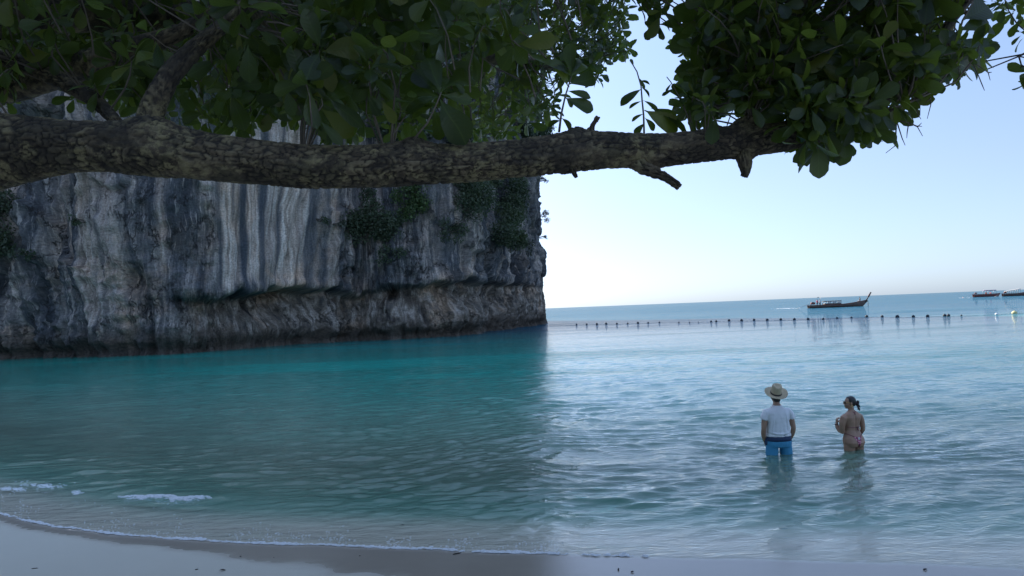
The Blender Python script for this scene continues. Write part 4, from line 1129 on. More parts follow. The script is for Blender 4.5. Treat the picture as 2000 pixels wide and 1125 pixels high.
# ---- the man in the hat
mpos = G(1522, 887); MZ = -.66
man = empty('person', (mpos.x, mpos.y, MZ), 'man in straw hat, white shirt and blue shorts seen from behind in the water', 'person', rz=R(3))
b_ = MB(); X_ = Vector((1, 0, 0)); Y_ = Vector((0, 1, 0))
def R_(z, w, d, y=0, x=0, e=2.3): return ((x, y, z), X_ * w, Y_ * d, e)
b_.rings([R_(.82, .155, .10, 0), R_(.90, .175, .115, -.01), R_(.98, .165, .105), R_(1.08, .150, .10, .005), R_(1.2, .165, .11, .01), R_(1.32, .185, .118, .0), R_(1.40, .190, .105, -.01), R_(1.46, .155, .085, -.012), R_(1.51, .085, .065, -.01), R_(1.545, .06, .058, 0)])
b_.rings([((0, 0, 1.47), X_ * .064, Y_ * .064), ((0, .004, 1.54), X_ * .057, Y_ * .060), ((0, .012, 1.60), X_ * .056, Y_ * .062), ((0, .018, 1.66), X_ * .05, Y_ * .06)])
qf, Rm = head_parts(b_, (0, .028, 1.675), 0.0, 1.02, tilt=R(10))
for e in (-1, 1):
    b_.tube([(e * .15, 0, 1.41), (e * .205, -.01, 1.385), (e * .235, -.018, 1.30), (e * .255, -.022, 1.20), (e * .268, -.03, 1.12), (e * .268, -.01, 1.06), (e * .258, .02, .99), (e * .238, .045, .92), (e * .228, .052, .89)],
            [.06, .062, .054, .049, .042, .043, .040, .030, .027], 14)
    hand(b_, (e * .23, .052, .90), (-e * .25, .15, -1), (-e, .1, 0), .35, 1.0, e)
    b_.tube([(e * .09, 0, .86), (e * .105, .005, .74), (e * .11, .01, .60), (e * .112, .0, .50), (e * .115, -.01, .42), (e * .118, -.025, .33), (e * .12, -.01, .16), (e * .12, 0, .07)],
            [.085, .084, .070, .056, .052, .055, .042, .036], 14)
    b_.rings([((e * .12, -.04, .035), X_ * .034, Vector((0, 0, 1)) * .034), ((e * .12, .03, .035), X_ * .038, Vector((0, 0, 1)) * .035), ((e * .125, .12, .022), X_ * .045, Vector((0, 0, 1)) * .022), ((e * .125, .18, .014), X_ * .036, Vector((0, 0, 1)) * .013)])
link('body', b_.fused('body', .0085, 5), M_skin_m, man)
# hair at the nape
h = MB(); h.ball(qf(0, -.022, .012), (.080, .098, .098), 16, 12, Rm); h.ball(qf(0, -.06, -.045), (.062, .045, .05), 12, 8, Rm)
link('hair', h.fused('hair', .008, 3), M_hair, man)
# T-shirt, loose and slightly creased, open at the hem
s_ = MB()
s_.rings([R_(.985, .215, .135, -.005, 0, 2.5), R_(1.03, .208, .135, -.005, 0, 2.5), R_(1.12, .200, .132, -.004, 0, 2.5), R_(1.22, .198, .134, 0, 0, 2.5), R_(1.32, .205, .134, -.004, 0, 2.5), R_(1.395, .215, .118, -.01, 0, 2.4), R_(1.445, .185, .100, -.012), R_(1.49, .118, .078, -.01), R_(1.525, .072, .07, -.004)])
for e in (-1, 1):
    s_.tube([(e * .13, -.005, 1.41), (e * .20, -.01, 1.398), (e * .236, -.016, 1.345), (e * .254, -.02, 1.275)], [.070, .073, .066, .064], 16)
me = s_.fused('shirt', .0085, 5)
co = np.empty(len(me.vertices) * 3, np.float32); me.vertices.foreach_get('co', co); co = co.reshape(-1, 3)
no = np.empty(len(me.vertices) * 3, np.float32); me.vertices.foreach_get('normal', no); no = no.reshape(-1, 3)
x, y, z = co[:, 0], co[:, 1], co[:, 2]
drp = sstep(1.46, 1.2, z) * sstep(.96, 1.02, z) 
f_ = .010 * np.cos((x - (1.46 - z) * .22 * np.sign(x)) * 62) * drp * (fbm(x * 6, z * 3, 3, 2))
f_ += .016 * np.exp(-((z - 1.035 - .9 * x * x) / .016) ** 2) * sstep(.2, .1, np.abs(x)) + .010 * (fbm(x * 9 + 4, z * 16, 5, 3) - .5)
f_ -= .010 * np.exp(-((z - 1.01 - .8 * x * x) / .012) ** 2)
f_ += .012 * np.exp(-((np.abs(x) - .105 - (1.40 - z) * .10) / .010) ** 2) * sstep(1.44, 1.36, z) * sstep(1.02, 1.12, z) * (y < 0)
co += no * f_[:, None]; me.vertices.foreach_set('co', co.reshape(-1)); me.update()
link('shirt', me, M_shirt, man)
cl_ = MB()
ring_ = [Vector((.070 * math.cos(t), -.006 + .068 * math.sin(t), 1.528 + .012 * math.sin(t))) for t in np.linspace(0, 2 * math.pi, 22)]
cl_.tube(ring_, .006, 6, False); link('collar', cl_.mesh('collar'), M_shirt, man)
# shorts with a navy upper band
w_ = MB(); w_.rings([R_(.905, .222, .148, -.004, 0, 2.4), R_(.95, .218, .145, -.004, 0, 2.4), R_(1.0, .196, .130, -.002, 0, 2.4), R_(1.03, .185, .124, 0, 0, 2.4)])
link('waistband', w_.mesh('waistband'), M_navy, man)
w_ = MB(); w_.rings([R_(.80, .215, .138, 0, 0, 2.5), R_(.86, .222, .146, -.004, 0, 2.5), R_(.915, .2215, .147, -.004, 0, 2.5)])
for e in (-1, 1):
    w_.tube([(e * .105, 0, .87), (e * .122, .0, .78), (e * .132, .004, .66), (e * .136, .004, .50)], [.112, .108, .106, .108], 18)
link('shorts', w_.fused('shorts', .009, 4), M_shorts, man)
# hands pushed into the pockets
for e in (-1, 1):
    w_ = MB(); w_.ball((e * .208, .02, .885), (.035, .062, .075), 14, 10); link('pocket', w_.mesh('pocket'), M_navy, man)
# straw hat tipped back
hat_c = qf(0, -.012, .058)
Hm = Matrix.Rotation(R(27), 3, 'X') @ Matrix.Rotation(R(-3), 3, 'Y')
def hat_ring(r_, z, ex=1.0, ey=1.12, droop=0.0, n=48):
    out_ = []
    for k in range(n):
        t = 2 * math.pi * k / n
        dz = droop * (math.cos(t) ** 2) + .006 * math.sin(3 * t + 1) * (r_ > .12)
        out_.append(hat_c + Hm @ Vector((r_ * ex * math.cos(t), r_ * ey * math.sin(t), z + dz)))
    return out_
def shell(rings, closed_top=False):
    mb = MB(); n = len(rings[0]); vs = [q for r_ in rings for q in r_]
    fs = [(i * n + k, i * n + (k + 1) % n, (i + 1) * n + (k + 1) % n, (i + 1) * n + k) for i in range(len(rings) - 1) for k in range(n)]
    if closed_top: fs.append(tuple((len(rings) - 1) * n + k for k in range(n)))
    mb.add(vs, fs); return mb
br = shell([hat_ring(.088, .010), hat_ring(.090, .006), hat_ring(.125, .000, 1.04), hat_ring(.165, .002, 1.06, 1.08, .012), hat_ring(.188, .012, 1.03, 1.05, .018), hat_ring(.19, .007, 1.03, 1.05, .018), hat_ring(.165, -.004, 1.06, 1.08, .012), hat_ring(.125, -.006, 1.04), hat_ring(.088, .001)])
link('hat_brim', br.mesh('hat_brim'), M_straw, man)
crv = [hat_ring(.0945, .004), hat_ring(.093, .04), hat_ring(.089, .09), hat_ring(.083, .135), hat_ring(.070, .158), hat_ring(.05, .163), hat_ring(.02, .150)]
for i, rg_ in enumerate(crv):        # pinched front, creased along the top
    for k in range(len(rg_)):
        t = 2 * math.pi * k / len(rg_); loc = Hm.inverted() @ (rg_[k] - hat_c)
        zf = max(0, loc.z - .03) / .1
        pinch = 1 - .28 * zf * max(0, math.sin(t)) ; loc.x *= pinch
        loc.z += .018 * zf * (abs(loc.x) / .06) - (.012 if i >= 5 else 0)
        rg_[k] = hat_c + Hm @ loc
link('hat_crown', shell(crv, True).mesh('hat_crown'), M_straw, man)
link('hat_band', shell([hat_ring(.0955, .008), hat_ring(.0975, .009), hat_ring(.0955, .036), hat_ring(.0925, .037)]).mesh('hat_band'), M_band, man)

# ---- the woman
wpos = G(1667, 878)
woman = empty('person', (wpos.x, wpos.y, -.69), 'woman in pink string bikini with tied dark hair looking left in the water', 'person', rz=R(14))
b_ = MB()
b_.rings([R_(.76, .168, .135, -.01, 0, 2.4), R_(.83, .192, .142, -.022, 0, 2.4), R_(.90, .188, .130, -.012, 0, 2.3), R_(.97, .158, .105, 0), R_(1.04, .134, .090, .006), R_(1.12, .138, .092, .008), R_(1.2, .152, .098, .006), R_(1.27, .165, .096, 0), R_(1.325, .158, .078, -.008), R_(1.36, .10, .062, -.01), R_(1.39, .056, .052, -.004)])
for e in (-1, 1):
    b_.ball((e * .080, -.062, .815), (.090, .078, .095), 14, 10)
    b_.ball((e * .075, .085, 1.19), (.058, .05, .058), 12, 8)
b_.rings([((0, -.004, 1.34), X_ * .056, Y_ * .056), ((-.002, .0, 1.39), X_ * .048, Y_ * .050), ((-.006, .006, 1.45), X_ * .048, Y_ * .052), ((-.01, .012, 1.50), X_ * .044, Y_ * .05)])
wq, Rw = head_parts(b_, (-.014, .02, 1.525), R(72), .95, True, R(2))
# left arm folded up in front of the chest
b_.tube([(-.125, 0, 1.295), (-.172, -.006, 1.265), (-.200, .0, 1.19), (-.200, .015, 1.09), (-.188, .035, 1.01), (-.195, .085, 1.03), (-.208, .13, 1.09), (-.205, .15, 1.15)], [.055, .060, .055, .050, .045, .042, .036, .026], 14)
hand(b_, (-.205, .152, 1.148), (.1, -.15, 1), (1, -.2, 0), 1.1, .88, 1)
# right arm down, the hand resting before the hip
b_.tube([(.125, 0, 1.295), (.172, -.006, 1.265), (.200, -.006, 1.19), (.213, -.006, 1.10), (.216, -.004, 1.03), (.208, .04, .97), (.185, .09, .91), (.172, .11, .88)], [.05, .054, .048, .044, .039, .037, .030, .023], 14)
hand(b_, (.172, .112, .882), (-.45, .5, -.8), (-.6, -.7, 0), .5, .88, -1)
for e in (-1, 1):
    b_.tube([(e * .088, -.01, .80), (e * .092, -.01, .70), (e * .092, .0, .58), (e * .092, .0, .46), (e * .094, -.012, .38), (e * .096, -.02, .30), (e * .098, -.008, .15), (e * .098, 0, .07)], [.098, .094, .074, .055, .048, .050, .037, .031], 14)
    b_.rings([((e * .098, -.035, .03), X_ * .03, Vector((0, 0, 1)) * .03), ((e * .098, .03, .03), X_ * .033, Vector((0, 0, 1)) * .03), ((e * .102, .11, .018), X_ * .04, Vector((0, 0, 1)) * .018), ((e * .102, .15, .012), X_ * .03, Vector((0, 0, 1)) * .011)])
wbody = b_.fused('body', .0075, 4)
co = np.empty(len(wbody.vertices) * 3, np.float32); wbody.vertices.foreach_get('co', co); co = co.reshape(-1, 3)
x, y, z = co[:, 0], co[:, 1], co[:, 2]
co[:, 1] += .012 * np.exp(-(x / .012) ** 2) * (y < 0) * sstep(.95, 1.05, z) * sstep(1.34, 1.25, z)       # spine hollow
co[:, 1] += .028 * np.exp(-(x / .010) ** 2) * (y < -.05) * sstep(.92, .88, z)                              # cleft
for e in (-1, 1): co[:, 1] -= .008 * np.exp(-((x - e * .085) / .035) ** 2 - ((z - 1.235) / .06) ** 2) * (y < 0)  # shoulder blades
wbody.vertices.foreach_set('co', co.reshape(-1)); wbody.update()
link('body', wbody, M_skin_w, woman)
bvh = BVHTree.FromPolygons([v.co.copy() for v in wbody.vertices], [tuple(p.vertices) for p in wbody.polygons])
def on_back(x, z, off=.003):
    h_ = bvh.ray_cast(Vector((x, -1, z)), Vector((0, 1, 0)))
    return Vector((x, (h_[0].y if h_[0] else -.05) - off, z))
def string(pts, r_=.0035):
    out_ = []
    for i in range(len(pts) - 1):
        for t in np.linspace(0, 1, 7)[:-1]: out_.append(on_back(pts[i][0] + (pts[i + 1][0] - pts[i][0]) * t, pts[i][1] + (pts[i + 1][1] - pts[i][1]) * t, r_ * .6))
    out_.append(on_back(*pts[-1], r_ * .6)); mb = MB(); mb.tube(out_, r_, 6); return mb
M_string = plain('dark_red_cord', (0.16, 0.035, 0.06), .6)
link('bikini_strap', string([(-.14, 1.105), (-.05, 1.098), (.03, 1.095), (.09, 1.10), (.14, 1.105)], .0045).mesh('bikini_strap'), M_string, woman)
link('bikini_strap', string([(-.03, 1.375), (-.012, 1.362), (.0, 1.358), (.014, 1.363), (.03, 1.376)], .005).mesh('bikini_strap'), M_string, woman)
mb = MB()
for L in ([(.0, .0), (-.012, -.03)], [(.0, .0), (.012, -.035)]):
    mb.tube([on_back(L[0][0], 1.358, .006), on_back(L[1][0], 1.358 + L[1][1], .006)], .003, 5)
for dx_, dz_ in ((-.018, .010), (.018, .010), (-.010, -.035), (.014, -.05)):
    mb.tube([on_back(.035, 1.095, .008), on_back(.035 + dx_ * .6, 1.095 + dz_ * 1.3, .014), on_back(.035 + dx_, 1.095 + dz_ * .4 - .01, .008)], [.004, .005, .003], 5)
link('bow', mb.mesh('bow'), M_string, woman, kind=None)
# seat of the bottoms: a narrow triangle that hugs the body
vs, fs = [], []; rows = 14; cols = 8
for i in range(rows + 1):
    z_ = .93 - .17 * i / rows; hw = .075 * (1 - i / rows) ** 1.25 + .007; sag = .012 * (1 - i / rows)
    for j in range(cols + 1):
        xx_ = -hw + 2 * hw * j / cols; vs.append(on_back(xx_, z_ + abs(xx_) * .25, .004 if abs(xx_) > .02 else .012))
for i in range(rows):
    for j in range(cols): a0 = i * (cols + 1) + j; fs.append((a0, a0 + 1, a0 + cols + 2, a0 + cols + 1))
mb = MB(); mb.add(vs, fs); bot = mb.mesh('bikini_bottom')
m, nt, b = material('flower_print'); tc = N(nt, 'ShaderNodeTexCoord')
vo = N(nt, 'ShaderNodeTexVoronoi'); vo.inputs['Scale'].default_value = 34; nt.links.new(tc.outputs['Object'], vo.inputs['Vector'])
nt.links.new(ramp(nt, vo.outputs['Distance'], [(0.15, (0.75, 0.5, 0.55)), (0.4, (0.62, 0.16, 0.24)), (0.75, (0.12, 0.03, 0.06))]), b.inputs['Base Color']); b.inputs['Roughness'].default_value = .7
link('bikini_bottom', bot, m, woman)
for e in (-1, 1):
    link('bikini_strap', string([(e * .07, .945), (e * .11, .965), (e * .15, .985), (e * .165, .99)], .005).mesh('bikini_strap'), M_string, woman)
ro = MB(); cen = on_back(.004, .91, .014)
ro.tube([cen + Vector((.017 * math.cos(t), -.002, .017 * math.sin(t))) for t in np.linspace(0, 2 * math.pi, 12)], .0055, 6, False); ro.ball(cen, (.012, .006, .012), 8, 6)
link('rosette', ro.mesh('rosette'), M_white, woman)
# hair drawn back into a low tail with a scrunchie
h = MB(); h.ball(wq(0, -.026, .030), (.0785, .090, .092), 18, 12, Rw); h.ball(wq(0, -.06, -.01), (.062, .055, .062), 14, 10, Rw); h.ball(wq(0, .0, .078), (.05, .06, .038), 12, 8, Rw); h.ball(wq(0, -.10, -.012), (.022, .03, .022), 10, 8, Rw)
link('hair', h.fused('hair', .006, 3), M_hair, woman)
h = MB(); rr = np.random.default_rng(9)
for k in range(26):
    a_ = rr.normal(0, .022, 3); p0 = wq(0, -.118, -.012)
    p1 = p0 + Rw @ Vector((a_[0], -.022 + a_[1] * .4, a_[2])); p2 = p1 + Rw @ Vector((a_[0] * .7, -.018, -.03 + a_[2] * .4)); p3 = p2 + Vector((rr.normal(0, .008), rr.normal(0, .008), -.035))
    h.tube([p0, p1, p2, p3], [.006, .011, .010, .004], 6)
link('ponytail', h.mesh('ponytail'), M_hair, woman)
h = MB()
for k in range(14):
    t = k / 14 * 2 * math.pi; h.ball(wq(.022 * math.cos(t), -.112, -.012 + .022 * math.sin(t)), .011, 8, 6)
link('scrunchie', h.mesh('scrunchie'), plain('patterned_scrunchie', (.14, .07, .09), .7, .8, 70), woman)
h = MB()
for e in (-1, 1):
    h.rings([(wq(e * .034, .098, .004), Rw @ Vector((.026, -.004 * e, 0)), Rw @ Vector((0, 0, .020))), (wq(e * .036, .093, .004), Rw @ Vector((.026, -.004 * e, 0)), Rw @ Vector((0, 0, .020)))])
link('sunglasses', h.mesh('sunglasses'), M_black, woman)
h = MB()
for e in (-1, 1): h.tube([wq(e * .060, .088, .008), wq(e * .076, .04, .008), wq(e * .080, -.01, .004)], .0026, 5)
h.tube([wq(-.012, .101, .008), wq(.012, .101, .008)], .0025, 5)
link('glasses_frame', h.mesh('glasses_frame'), M_gold, woman)
for e in (-1, 1):
    h = MB(); h.tube([wq(e * .084, -.006 + .017 * math.cos(t), -.060 + .017 * math.sin(t)) for t in np.linspace(0, 2 * math.pi, 16)], .0032, 6, False)
    link('earring', h.mesh('earring'), M_gold, woman)
h = MB()
for z_ in (1.158, 1.166): h.tube([Vector((-.2055 + .034 * math.cos(t), .146 + .032 * math.sin(t), z_ - .03)) for t in np.linspace(0, 2 * math.pi, 16)], .0035, 6, False)
link('bracelet', h.mesh('bracelet'), M_black, woman)

# ------------------------------------------------------------------ small seated or standing figures for the boats
def small_person(loc, rz, shirt_col, trousers_col, label, sit=False, scale=1.0, skin=(0.2, 0.11, 0.07), arms=(0, 0)):
    pr = empty('person', loc, label, 'person', rz=rz)
    b_ = MB(); zb = .45 if sit else .86
    b_.rings([R_(zb - .05, .14, .10), R_(zb + .1, .145, .10), R_(zb + .3, .16, .105), R_(zb + .48, .19, .10), R_(zb + .56, .12, .075), R_(zb + .60, .055, .052), R_(zb + .66, .05, .05)])
    head_parts(b_, (0, .01, zb + .79), 0, 1.0)
    for e, ar in zip((-1, 1), arms):
        b_.tube([(e * .16, 0, zb + .50), (e * .22, .01, zb + .42), (e * .25, .02 + .1 * ar, zb + .22), (e * .22, .12 + .15 * ar, zb + .06 + .2 * ar), (e * .2, .2 + .15 * ar, zb + .02 + .3 * ar)], [.05, .052, .042, .034, .028], 10)
        hand(b_, (e * .2, .2 + .15 * ar, zb + .02 + .3 * ar), (0, 1, -.1), (-e, 0, 0), .6, 1.0, e)
        if sit: b_.tube([(e * .09, 0, zb), (e * .1, .25, zb + .02), (e * .1, .44, zb + .02), (e * .1, .46, zb - .2), (e * .1, .46, .06), (e * .1, .58, .03)], [.09, .08, .062, .055, .04, .03], 10)
        else: b_.tube([(e * .085, 0, zb), (e * .095, .0, .62), (e * .1, 0, .48), (e * .1, -.01, .3), (e * .1, 0, .06), (e * .1, .13, .02)], [.09, .08, .058, .05, .036, .03], 10)
    link('body', b_.fused('body', .014, 3), skin_mat('skin', skin), pr)
    s_ = MB(); s_.rings([R_(zb - .02, .165, .12), R_(zb + .2, .165, .12), R_(zb + .42, .195, .122), R_(zb + .52, .17, .10), R_(zb + .57, .09, .075)])
    for e in (-1, 1): s_.tube([(e * .15, 0, zb + .49), (e * .22, .01, zb + .42), (e * .25, .02, zb + .28)], [.062, .066, .06], 12)
    link('shirt', s_.fused('shirt', .014, 3), cloth('boat_shirt', shirt_col), pr)
    s_ = MB(); s_.rings([R_(zb - .12, .16, .125), R_(zb + .02, .165, .122)])
    for e in (-1, 1):
        s_.tube([(e * .09, 0, zb), (e * .1, .25, zb + .02), (e * .1, .42, zb + .0)] if sit else [(e * .085, 0, zb), (e * .098, 0, .62), (e * .1, 0, .45)], [.105, .098, .09], 12)
    link('shorts', s_.fused('shorts', .014, 3), cloth('boat_shorts', trousers_col), pr)
    h = MB(); h.ball((0, -.008, zb + .835), (.082, .1, .085), 12, 8); link('hair', h.mesh('hair'), M_hair, pr)
    pr.scale = (scale,) * 3
    return pr
# ------------------------------------------------------------------ longtail boats
M_hull = plain('weathered_teak', (0.085, 0.055, 0.042), 0.6, 0.35, 1.5, .3)
M_hull_in = plain('pale_deck_wood', (0.22, 0.16, 0.11), 0.75, 0.3, 3)
M_rust = plain('rust_red_paint', (0.16, 0.045, 0.035), .6, .3, 3)
M_white2 = plain('white_canvas', (0.46, 0.44, 0.41), .8, .1, 3)
M_dark = plain('dark_canvas', (0.03, 0.035, 0.045), .8, .3, 3)
M_purple = plain('faded_purple_canvas', (0.16, 0.12, 0.22), .8, .2, 3)
M_steel = plain('dull_steel', (0.25, 0.26, 0.27), .45, .2, 9, .1, .6)
M_orange = plain('orange_vest', (0.75, 0.13, 0.05), .7, .2, 9)

def longtail(loc, rz, L, label, sheer=1.0, bowpost=2.2, freeboard=.75, hullm=None, group='longtail boats at anchor'):
    """length along local x, bow at +x"""
    root = empty('longtail_boat', loc, label, 'boat', group, rz)
    n = 40; mb = MB(); vs = []; st = []
    for i in range(n + 1):
        t = i / n; x_ = -L / 2 + L * t
        beam = .95 * math.sin(math.pi * min(1, .30 + t * .70) ** .9) ** .8 if t < .999 else 0.03
        beam = max(.03, (.62 + .38 * sstep(0, .35, t)) * (1 - sstep(.45, 1.0, t) ** 1.3) * .95)
        zt = freeboard * (.85 + .10 * (1 - t)) + sheer * max(0, t - .42) ** 2 * 2.6
        zb = -.28 + (zt + .05) * sstep(.86, 1.02, t) ** 1.3 * .9 + .12 * sstep(.12, 0, t)
        st.append((x_, float(beam), float(zt), float(zb)))
    prof_ = [(-1, 1), (-.93, .62), (-.72, .28), (-.35, .06), (0, 0), (.35, .06), (.72, .28), (.93, .62), (1, 1)]
    for off, sc in ((0, 1), (1, .93)):
        for (x_, bm_, zt, zb) in st:
            for (a, c_) in prof_: vs.append((x_, a * bm_ * sc, zb + off * .09 * (1 - c_) + (zt - zb) * c_))
    k = len(prof_); q = (n + 1) * k; fs = []
    for i in range(n):
        for j in range(k - 1):
            fs.append((i * k + j, i * k + j + 1, (i + 1) * k + j + 1, (i + 1) * k + j)); fs.append((q + i * k + j, q + (i + 1) * k + j, q + (i + 1) * k + j + 1, q + i * k + j + 1))
        for j in (0, k - 1): fs.append((i * k + j, (i + 1) * k + j, q + (i + 1) * k + j, q + i * k + j))
    for i in (0, n):
        for j in range(k - 1): fs.append((i * k + j, q + i * k + j, q + i * k + j + 1, i * k + j + 1))
    mb.add(vs, fs); hull = link('hull', mb.mesh('hull'), hullm or M_hull, root)
    for e in (-1, 1):
        g = MB(); g.tube([(x_, e * bm_ * 1.01, zt + .02) for (x_, bm_, zt, zb) in st], .045, 6); link('gunwale', g.mesh('gunwale'), M_rust, hull)
        g = MB(); g.tube([(x_, e * bm_ * .985, zt - .22) for (x_, bm_, zt, zb) in st[:-3]], .028, 6); link('rubbing_strake', g.mesh('rubbing_strake'), M_hull_in, hull)
    for t in (.12, .3, .46, .6, .74):
        i = int(t * n); x_, bm_, zt, zb = st[i]; g = MB(); g.box((x_, 0, zt - .12), (.28, bm_ * 1.85, .04)); link('thwart', g.mesh('thwart'), M_hull_in, hull)
    x_, bm_, zt, zb = st[-1]
    g = MB(); p0 = Vector((x_ - .55, 0, zt - .6)); d = Vector((.55, 0, .84)).normalized()
    g.rings([(p0, Vector((.16, 0, -.1)), Vector((0, .05, 0)), 4), (p0 + d * bowpost * .5, Vector((.12, 0, -.07)), Vector((0, .05, 0)), 4), (p0 + d * bowpost, Vector((.17, 0, -.08)), Vector((0, .06, 0)), 4)])
    link('bow_post', g.mesh('bow_post'), M_hull, root)
    g = MB(); g.rings([(p0 + d * bowpost * a, Vector((.19, 0, -.1)), Vector((0, .085, 0)), 3) for a in (.55, .62, .72, .80)]); link('sash', g.mesh('sash'), M_rust, root)
    # engine on its pivot with the long propeller shaft trailing astern
    xs0, bm_, zt, zb = st[1]
    g = MB(); g.box((xs0 + .9, 0, zt + .48), (1.0, .5, .5)); g.box((xs0 + .9, 0, zt + .78), (.7, .35, .12)); g.tube([(xs0 + .3, 0, zt + .05), (xs0 + .45, 0, zt + .4)], .06, 8)
    eng = link('engine', g.mesh('engine'), M_rust, root)
    g = MB(); g.tube([(xs0 + .4, 0, zt + .45), (xs0 - 1.4, .1, zt - .05), (xs0 - 3.6, .2, -.02)], [.05, .045, .03], 8); link('propeller_shaft', g.mesh('propeller_shaft'), M_steel, root)
    g = MB(); g.tube([(xs0 + 1.3, 0, zt + .5), (xs0 + 2.3, 0, zt + .75)], .025, 6); link('tiller', g.mesh('tiller'), M_steel, root)
    return root, st, hull

def boat_roof(root, x0, x1, w, z0, h, mat, n_post=4, thick=.07, name='canopy', crown_=.12, slope=0.0, post_mat=None):
    g = MB(); rings = []
    for i in range(9):
        x_ = x0 + (x1 - x0) * i / 8; e_ = 1 - .5 * (abs(i - 4) / 4) ** 4
        rings.append(((x_, 0, z0 + h + slope * i / 8), Vector((0, w, 0)), Vector((0, 0, thick + crown_ * .5)), 2.6))
    g.rings(rings); link(name, g.mesh(name), mat, root)
    for i in range(n_post):
        for e in (-1, 1):
            x_ = x0 + .1 + (x1 - x0 - .2) * i / (n_post - 1); g = MB(); g.tube([(x_, e * w * .9, z0 - .1), (x_, e * w * .9, z0 + h + slope * (x_ - x0) / (x1 - x0))], .05, 6)
            link('post', g.mesh('post'), post_mat or M_steel, root)

# nearest boat, broadside, bow to the right
p0 = G(1591.5, 601); p1 = G(1686, 599); c_ = (p0 + p1) / 2; L1 = (p1 - p0).length * 1.0
def heading(px_a, px_b): d_ = (p1 - p0); return math.atan2(d_.y, d_.x)
yawA = math.atan2((ray(1690, 600)).y * 0 + .06, 1)
b1, st1, _ = longtail((c_.x, c_.y, 0), yawA, L1, 'dark longtail boat with low cabin roof and raised bow post, alone on the open sea', 1.15, 3.0, .78)
BX = Matrix.Translation((c_.x, c_.y, 0)) @ Matrix.Rotation(yawA, 4, 'Z')
boat_roof(b1, -L1 * .24, L1 * .04, .8, .8, .85, M_dark, 4, .06)
for x_ in (-.165, -.085, -.005):
    g = MB(); g.box((L1 * x_, -.74, 1.22), (L1 * .055, .03, .42)); link('side_curtain', g.mesh('side_curtain'), M_white2, b1)
g = MB(); g.box((-L1 * .10, 0, .95), (L1 * .26, 1.5, .3)); link('cabin_coaming', g.mesh('cabin_coaming'), M_hull, b1)
g = MB(); g.tube([(L1 * .505, -.1, -.5), (L1 * .505, -.1, 1.5)], .07, 8); link('mooring_pole', g.mesh('mooring_pole'), M_hull, b1)
g = MB(); g.tube([(-L1 * .29, 0, .6), (-L1 * .29, 0, 3.0)], .03, 6); g.tube([(-L1 * .29, -.3, 2.8), (-L1 * .29, .3, 2.8)], .02, 5); link('mast', g.mesh('mast'), M_steel, b1)
def on_b1(x, y, z): return BX @ Vector((x, y, z))
def st_z(st, L, x): return float(np.interp(x, [s[0] for s in st], [s[2] for s in st]))
small_person(on_b1(-L1 * .345, 0, .55), R(-60), (.55, .12, .16), (.03, .03, .05), 'figure in a red top standing at the stern of the lone longtail boat')
small_person(on_b1(-L1 * .295, .2, .5), R(120), (.45, .5, .55), (.05, .08, .14), 'pale shirted figure standing behind the red one on the lone longtail boat')
small_person(on_b1(L1 * .375, 0, st_z(st1, L1, L1 * .375) - .35), R(90), (.03, .035, .04), (.7, .7, .7), 'figure in black sitting on the bow of the lone longtail boat', True, 1.15)

# two boats rafted together at the right edge
p0 = G(1903, 580.5); p1 = G(1952, 578.5); L2 = (p1 - p0).length
c2 = (p0 + p1) / 2
b2, st2, _ = longtail((c2.x, c2.y, 0), R(2), L2, 'rust red longtail boat with a tall purple awning and people aboard, near the right edge', .35, .8, 1.35, M_rust)
boat_roof(b2, -L2 * .10, L2 * .31, .95, .95, 1.95, M_purple, 3, .14, 'awning')
g = MB(); g.tube([(-L2 * .11, 0, .6), (-L2 * .11, 0, 4.3)], .025, 6); link('mast', g.mesh('mast'), M_steel, b2)
B2 = Matrix.Translation((c2.x, c2.y, 0)) @ Matrix.Rotation(R(2), 4, 'Z')
for k, (x_, y_, col_, lab) in enumerate(((-.05, -.2, (.8, .13, .04), 'leftmost orange vested figure under the purple awning'), (.01, .3, (.85, .2, .1), 'orange vested figure second from the left under the purple awning'),
                            (.11, -.1, (.8, .17, .12), 'red vested figure in the middle of the purple awning boat'), (.17, .25, (.75, .12, .1), 'rightmost red vested figure under the purple awning'))):
    small_person(B2 @ Vector((L2 * x_, y_, .62)), R(150 + 40 * k), col_, (.04, .05, .08), lab, False, .95)
p2 = G(1946, 579.3); p3 = G(2016, 577); L3 = (p3 - p2).length; c3 = (p2 + p3) / 2 + Vector((0, -2.4, 0))
b3, st3, _ = longtail((c3.x, c3.y, 0), R(1), L3, 'dark longtail boat with white ribbed canopy, its bow cut off by the right edge', 1.6, 2.6, 1.25)
boat_roof(b3, -L3 * .40, L3 * .05, .9, .9, 1.3, M_white2, 7, .12, 'canopy', .1, .75)
for k in range(9):
    g = MB(); x_ = -L3 * .40 + L3 * .45 * k / 8; g.tube([(x_, -.92, 2.27 + .75 * k / 8), (x_, 0, 2.36 + .75 * k / 8), (x_, .92, 2.27 + .75 * k / 8)], .035, 6); link('canopy_rib', g.mesh('canopy_rib'), M_hull, b3)

